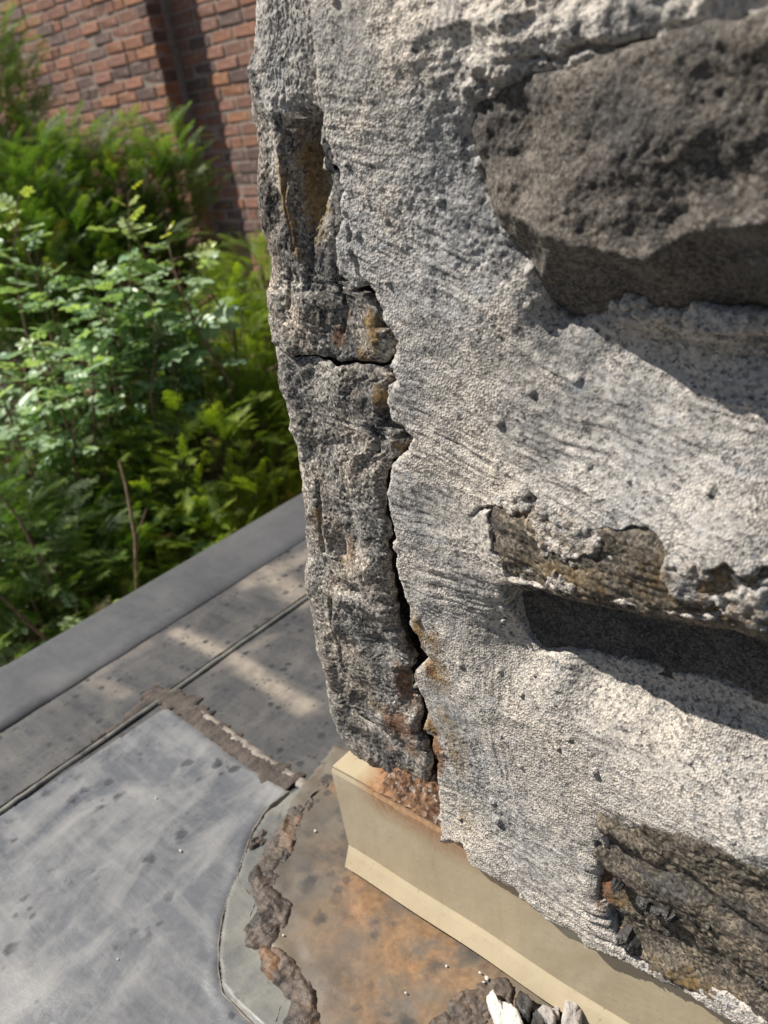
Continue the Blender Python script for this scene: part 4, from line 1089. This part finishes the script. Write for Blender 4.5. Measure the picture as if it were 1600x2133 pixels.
if rest_F:
    o = mesh_obj('brick_run', np.array([p for v in rest_V for p in v]), rest_F, M['brick'], wall, WL, False)
    o['kind'] = 'stuff'
box('joint_bed', (PX - 3.3, WY - PD - .0015, GZ), (PX - .006, WY + .25, 2.2), M['joint'], wall, WL)
box('joint_bed', (PX - .002, WY - .0015, GZ), (PX + 3.5, WY + .25, 2.2), M['joint'], wall, WL)

# ================================================================== SHRUBS
def tube_path(P, R, sides=6):
    P = np.asarray(P, float); n = len(P)
    T = np.gradient(P, axis=0); T /= np.linalg.norm(T, axis=1)[:, None] + 1e-12
    a = np.cross(T, [.31, .2, .93]); a /= np.linalg.norm(a, axis=1)[:, None] + 1e-12
    b = np.cross(T, a)
    th = np.linspace(0, 2 * math.pi, sides, endpoint=False)
    R = np.broadcast_to(R, n)
    V = P[:, None] + R[:, None, None] * (a[:, None] * np.cos(th)[None, :, None] + b[:, None] * np.sin(th)[None, :, None])
    i = np.arange(n - 1)[:, None] * sides; j = np.arange(sides)[None]
    f = np.stack([i + j, i + (j + 1) % sides, i + sides + (j + 1) % sides, i + sides + j], -1).reshape(-1, 4)
    return V.reshape(-1, 3), f
def join(parts):
    Vs, Fs, o = [], [], 0
    for V, f in parts:
        Vs.append(V); Fs.append(f + o); o += len(V)
    return np.concatenate(Vs), np.concatenate(Fs)
def spray_template(seed, L=.15):
    """flat fan of scale-leaf twigs, triangles; axis along +x, fan in xy, slight droop."""
    r0 = np.random.default_rng(seed)
    T = []
    def tri(p, d, ln, w):
        d = d / np.linalg.norm(d); s = np.array([-d[1], d[0], 0]) * w
        T.append((p - s, p + s, p + d * ln))
    tri(np.zeros(3), np.array([1., 0, 0]), L, .0016)
    nb = 8
    for k in range(nb):
        t = (k + .6) / nb
        for sgn in (-1, 1):
            p = np.array([L * t * .92, 0, 0])
            ang = sgn * r0.uniform(.40, .70) * (1 - .25 * t)
            d = np.array([math.cos(ang), math.sin(ang), r0.uniform(-.25, .1)])
            ln = L * (.36 * (1 - t) ** .8 + .10) * r0.uniform(.6, 1.2)
            tri(p, d, ln, .0011)
            for q in range(4):
                tt = (q + .8) / 4.5
                for s2 in (-1, 1):
                    a2 = ang + s2 * r0.uniform(.4, .7)
                    d2 = np.array([math.cos(a2), math.sin(a2), r0.uniform(-.35, .15)])
                    tri(p + d * ln * tt, d2, ln * (.30 * (1 - tt) + .10) + .006, .0010)
    A = np.array(T)                                   # n,3,3
    A[..., 2] -= .9 * (A[..., 0] ** 2) / L * .35
    tip = np.clip((A[..., 0] / L - .55) / .45, 0, 1)
    return A, tip
TPL = [spray_template(k) for k in range(6)]
def frame(d, rnd):
    d = d / np.linalg.norm(d)
    up = np.array([0, 0, 1.0]) + rnd.normal(0, .35, 3)
    y = np.cross(up, d); y /= np.linalg.norm(y) + 1e-9
    z = np.cross(d, y)
    return np.stack([d, y, z], 0)
def cedar(label, lumps, n, mat, base, seed, group='evergreen shrubs below the roof edge', size=1.0, up=.55, stems=(), name='cedar_shrub'):
    rnd = np.random.default_rng(seed)
    t = thing(name, label, 'shrub', (base[0], base[1], GZ), group)
    tl = tuple(t.location)
    Vs, tips, rn = [], [], []
    vol = np.array([np.prod(l[1]) for l in lumps]); vol = vol ** .67 / (vol ** .67).sum()
    tw = []
    axis_xy = np.array(base[:2])
    for k in range(n):
        c, rad = lumps[rnd.choice(len(lumps), p=vol)]
        v = rnd.normal(0, 1, 3); v /= np.linalg.norm(v)
        q = rnd.uniform(.25, 1.0) ** .5
        p = np.asarray(c) + v * np.asarray(rad) * q
        out = np.array([p[0] - c[0], p[1] - c[1], 0]); out /= np.linalg.norm(out) + 1e-6
        d = out * rnd.uniform(.4, 1.0) + np.array([0, 0, up + rnd.uniform(-.35, .45)]) + rnd.normal(0, .25, 3)
        A, tip = TPL[rnd.integers(len(TPL))]
        s = size * rnd.uniform(.65, 1.25)
        Rm = frame(d, rnd)
        Vs.append((A.reshape(-1, 3) * s) @ Rm + p)
        tips.append(tip.reshape(-1) * rnd.uniform(.1, .9)); rn.append(np.full(A.shape[0] * 3, np.clip(rnd.normal(.45, .25), 0, 1)))
        if k % 5 == 0:
            root = np.array([c[0], c[1], p[2] - rnd.uniform(.10, .22)])
            mid = (root + p) / 2 - np.array([0, 0, .02])
            tw.append(tube_path([root, mid, p], [.0030, .0022, .0012], 4))
    V = np.concatenate(Vs); f = np.arange(len(V)).reshape(-1, 3)
    fo = mesh_obj('foliage', V, f, mat, t, tl, False, {'tip': np.concatenate(tips), 'rnd': np.concatenate(rn)})
    fo['kind'] = 'stuff'
    trunk = []
    for c, rad in lumps:
        b0 = np.array([base[0], base[1], GZ]) + np.r_[rnd.normal(0, .05, 2), 0]
        P = [b0, b0 * .6 + np.array(c) * .4 + np.r_[0, 0, -.1], np.array(c) - np.array([0, 0, rad[2] * .5]), np.array(c) + np.array([0, 0, rad[2] * .7])]
        trunk.append(tube_path(P, [.022, .016, .010, .003], 6))
    for P, R in stems: trunk.append(tube_path(P, R, 6))
    mesh_obj('trunk', *join(trunk), M['twig'], t, tl)
    tw_o = mesh_obj('twigs', *join(tw), M['twig'], t, tl); tw_o['kind'] = 'stuff'
    return t
def lump(u, v, t, rx, ry, rz):
    return (at(u, v, t), (rx, ry, rz))
# dark tall evergreen at the far side
L1 = [lump(-40, 330, 3.7, .30, .30, .40), lump(-20, 560, 3.6, .42, .42, .4), lump(-25, 200, 3.8, .18, .18, .40)]
cedar('dark tall evergreen rising against the brick wall', L1, 2000, M['cedar_a'], L1[0][0], 1001, size=.75, up=.8)
# green cedar with upswept tips before the bay
L2 = [lump(290, 430, 3.3, .26, .26, .22), lump(160, 430, 3.3, .32, .30, .26), lump(60, 430, 3.2, .30, .28, .22), lump(230, 600, 3.1, .42, .38, .26), lump(350, 330, 3.3, .10, .10, .12), lump(60, 560, 3.0, .35, .3, .25), lump(330, 520, 3.2, .16, .16, .2)]
cedar('green feathery cedar with upswept tips in front of the brick bay', L2, 3000, M['cedar_a'], L2[1][0], 1002, size=.75, up=.7)
# bright yellow green cedar against the chimney
L3 = [lump(560, 640, 2.6, .18, .18, .20), lump(510, 800, 2.35, .26, .24, .26), lump(590, 960, 2.2, .22, .22, .22), lump(460, 1000, 2.1, .26, .24, .24), lump(430, 1180, 2.0, .2, .2, .16), lump(600, 800, 2.4, .2, .2, .2)]
cedar('bright yellow green cedar growing up beside the chimney corner', L3, 3600, M['cedar_b'], L3[1][0], 1003, size=.58, up=.75)
# low dark green one along the roof edge
st = [([at(285, 1240, 1.75), at(282, 1120, 1.75), at(262, 1010, 1.76), at(248, 960, 1.78)], [.0042, .004, .0032, .002]), ([at(285, 1120, 1.75), at(305, 1060, 1.77)], [.002, .0012]),
      ([at(115, 1240, 1.75), at(80, 1160, 1.74), at(40, 1080, 1.74), at(0, 1030, 1.74)], [.004, .004, .003, .002]), ([at(310, 1270, 1.75), at(255, 1235, 1.74)], [.0026, .0016]), ([at(130, 1360, 1.6), at(60, 1300, 1.6), at(0, 1240, 1.6)], [.003, .003, .002])]
L4 = [lump(90, 1000, 2.3, .30, .28, .20), lump(250, 1040, 2.25, .22, .2, .2), lump(60, 1180, 2.0, .3, .26, .18), lump(230, 1180, 2.05, .24, .22, .16), lump(330, 1140, 2.1, .2, .2, .16), lump(100, 1330, 1.85, .24, .2, .13), lump(-60, 1180, 2.0, .25, .25, .25)]
cedar('low green cedar with bare brown stems along the roof edge', L4, 3000, M['cedar_a'], L4[3][0], 1004, size=.62, up=.45, stems=st)
# filler mass behind
L5 = [lump(120, 820, 3.1, .6, .5, .42), lump(420, 880, 3.2, .5, .45, .4), lump(250, 1100, 2.9, .6, .5, .35), lump(-80, 1000, 2.9, .5, .5, .4), lump(560, 1000, 3.2, .4, .4, .45), lump(420, 680, 3.7, .25, .25, .25)]
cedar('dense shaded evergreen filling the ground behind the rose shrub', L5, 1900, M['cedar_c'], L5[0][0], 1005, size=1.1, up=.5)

# pinnate-leaved rose shrub
def leaflet(ln, w):
    V = np.array([(0, 0, 0), (.33 * ln, w * .5, .10 * w), (.7 * ln, w * .42, .10 * w), (ln, 0, -.08 * ln), (.7 * ln, -w * .42, .10 * w), (.33 * ln, -w * .5, .10 * w), (.5 * ln, 0, -.02 * ln)])
    return V, np.array([(6, 0, 1), (6, 1, 2), (6, 2, 3), (6, 3, 4), (6, 4, 5), (6, 5, 0)])
def rose(label, shoots, base, seed, name='rose_shrub', lo=.026, mat=None, group=None):
    rnd = np.random.default_rng(seed)
    t = thing(name, label, 'shrub', (base[0], base[1], GZ), group); tl = tuple(t.location)
    parts, tip, rn, canes = [], [], [], []
    b0 = np.array([base[0], base[1], GZ])
    for (p1, ln, yel) in shoots:
        p1 = np.asarray(p1)
        lean = rnd.normal(0, .16, 3); lean[2] = 0
        p0 = p1 - np.array([0, 0, ln]) + lean * ln * 1.6
        n = 9
        s = np.linspace(0, 1, n)[:, None]
        P = p0 * (1 - s) + p1 * s + np.array([0, 0, .04]) * ln * np.sin(s * math.pi) + np.r_[rnd.normal(0, .04, 2), 0] * ln * np.sin(s * math.pi)
        canes.append(tube_path(np.vstack([b0 + np.r_[rnd.normal(0, .08, 2), 0], (b0 + P[0]) / 2 + np.r_[rnd.normal(0, .05, 2), .15], P]), np.r_[.006, .005, np.linspace(.0034, .0010, n)], 5))
        nl = max(6, int(ln / .024))
        for k in range(nl):
            a = .12 + .88 * (k + rnd.uniform(0, 1)) / nl
            p = P[0] * 0 + np.array([np.interp(a, s[:, 0], P[:, i]) for i in range(3)])
            az = k * 2.4 + rnd.uniform(-.5, .5)
            el = rnd.uniform(-.15, .55) + .5 * max(0, a - .8)
            d = np.array([math.cos(az) * math.cos(el), math.sin(az) * math.cos(el), math.sin(el)])
            small = 1 - .5 * max(0, a - .75) / .25
            LL = rnd.uniform(.055, .085) * small
            Rm = frame(d, rnd)
            sc = lo * small * rnd.uniform(.7, 1.4)
            y_ = np.clip(yel * max(0, (a - .72) / .28) + rnd.uniform(-.1, .1), 0, 1)
            rv_ = np.clip(rnd.normal(.55, .25), 0, 1)
            canes.append(tube_path([p, p + d * LL * .95], [.0009, .0006], 3))
            spots_ = [(.40, 1), (.40, -1), (.66, 1), (.66, -1), (.90, 1), (.90, -1), (1.0, 0)]
            for pos, sg in spots_:
                V, f = leaflet(sc * rnd.uniform(.85, 1.15), sc * .62)
                an = sg * rnd.uniform(.8, 1.15)
                co, si = math.cos(an), math.sin(an)
                rot = np.array([[co, si, 0], [-si, co, 0], [0, 0, 1]])
                tl_ = rnd.normal(0, .3); ct, st_ = math.cos(tl_), math.sin(tl_)
                roll_ = np.array([[1, 0, 0], [0, ct, st_], [0, -st_, ct]])
                V = (V @ roll_ @ rot + np.array([pos * LL, 0, -.05 * LL * pos])) @ Rm + p
                parts.append((V, f)); tip.append(np.full(len(V), y_)); rn.append(np.full(len(V), rv_))
    V, f = join(parts)
    fo = mesh_obj('foliage', V, f, mat or M['rose'], t, tl, False, {'tip': np.concatenate(tip), 'rnd': np.concatenate(rn)})
    fo['kind'] = 'stuff'
    mesh_obj('canes', *join(canes), M['twig'], t, tl)['kind'] = 'stuff'
    return t
rr = np.random.default_rng(8)
sh = [(at(268, 398, 2.15), .42, 1.0), (at(345, 470, 2.1), .36, 1.0), (at(255, 450, 2.15), .3, .7), (at(390, 520, 2.1), .22, .8), (at(310, 545, 2.1), .3, .5), (at(375, 600, 2.08), .25, .2), (at(240, 560, 2.1), .3, .2), (at(40, 405, 2.3), .3, .5), (at(5, 440, 2.3), .3, .7), (at(95, 548, 2.2), .25, .2), (at(60, 560, 2.2), .25, 0)]
for k in range(30):
    sh.append((at(rr.uniform(170, 400), rr.uniform(560, 800), rr.uniform(2.0, 2.25)), rr.uniform(.16, .3), rr.uniform(0, .35) * (k % 3 == 0)))
for k in range(15):
    sh.append((at(rr.uniform(-20, 160), rr.uniform(640, 860), rr.uniform(2.0, 2.25)), rr.uniform(.16, .3), rr.uniform(0, .5) * (k % 3 == 0)))
rose('pale green rose shrub with small leaflets and yellow new tips', sh, at(240, 900, 2.3), 2001)
sh = [(at(u, v, 1.7), .16, .3) for u, v in ((160, 1260), (130, 1290), (175, 1300))] + [(at(rr.uniform(-10, 90), rr.uniform(1020, 1150), 2.0), .18, .1) for k in range(7)] + [(at(40, 1290, 1.8), .15, 0.0), (at(455, 1135, 1.9), .12, 0.)]
rose('low sprout of fresh pale leaves poking over the roof edge', sh, at(100, 1300, 2.0), 2002)
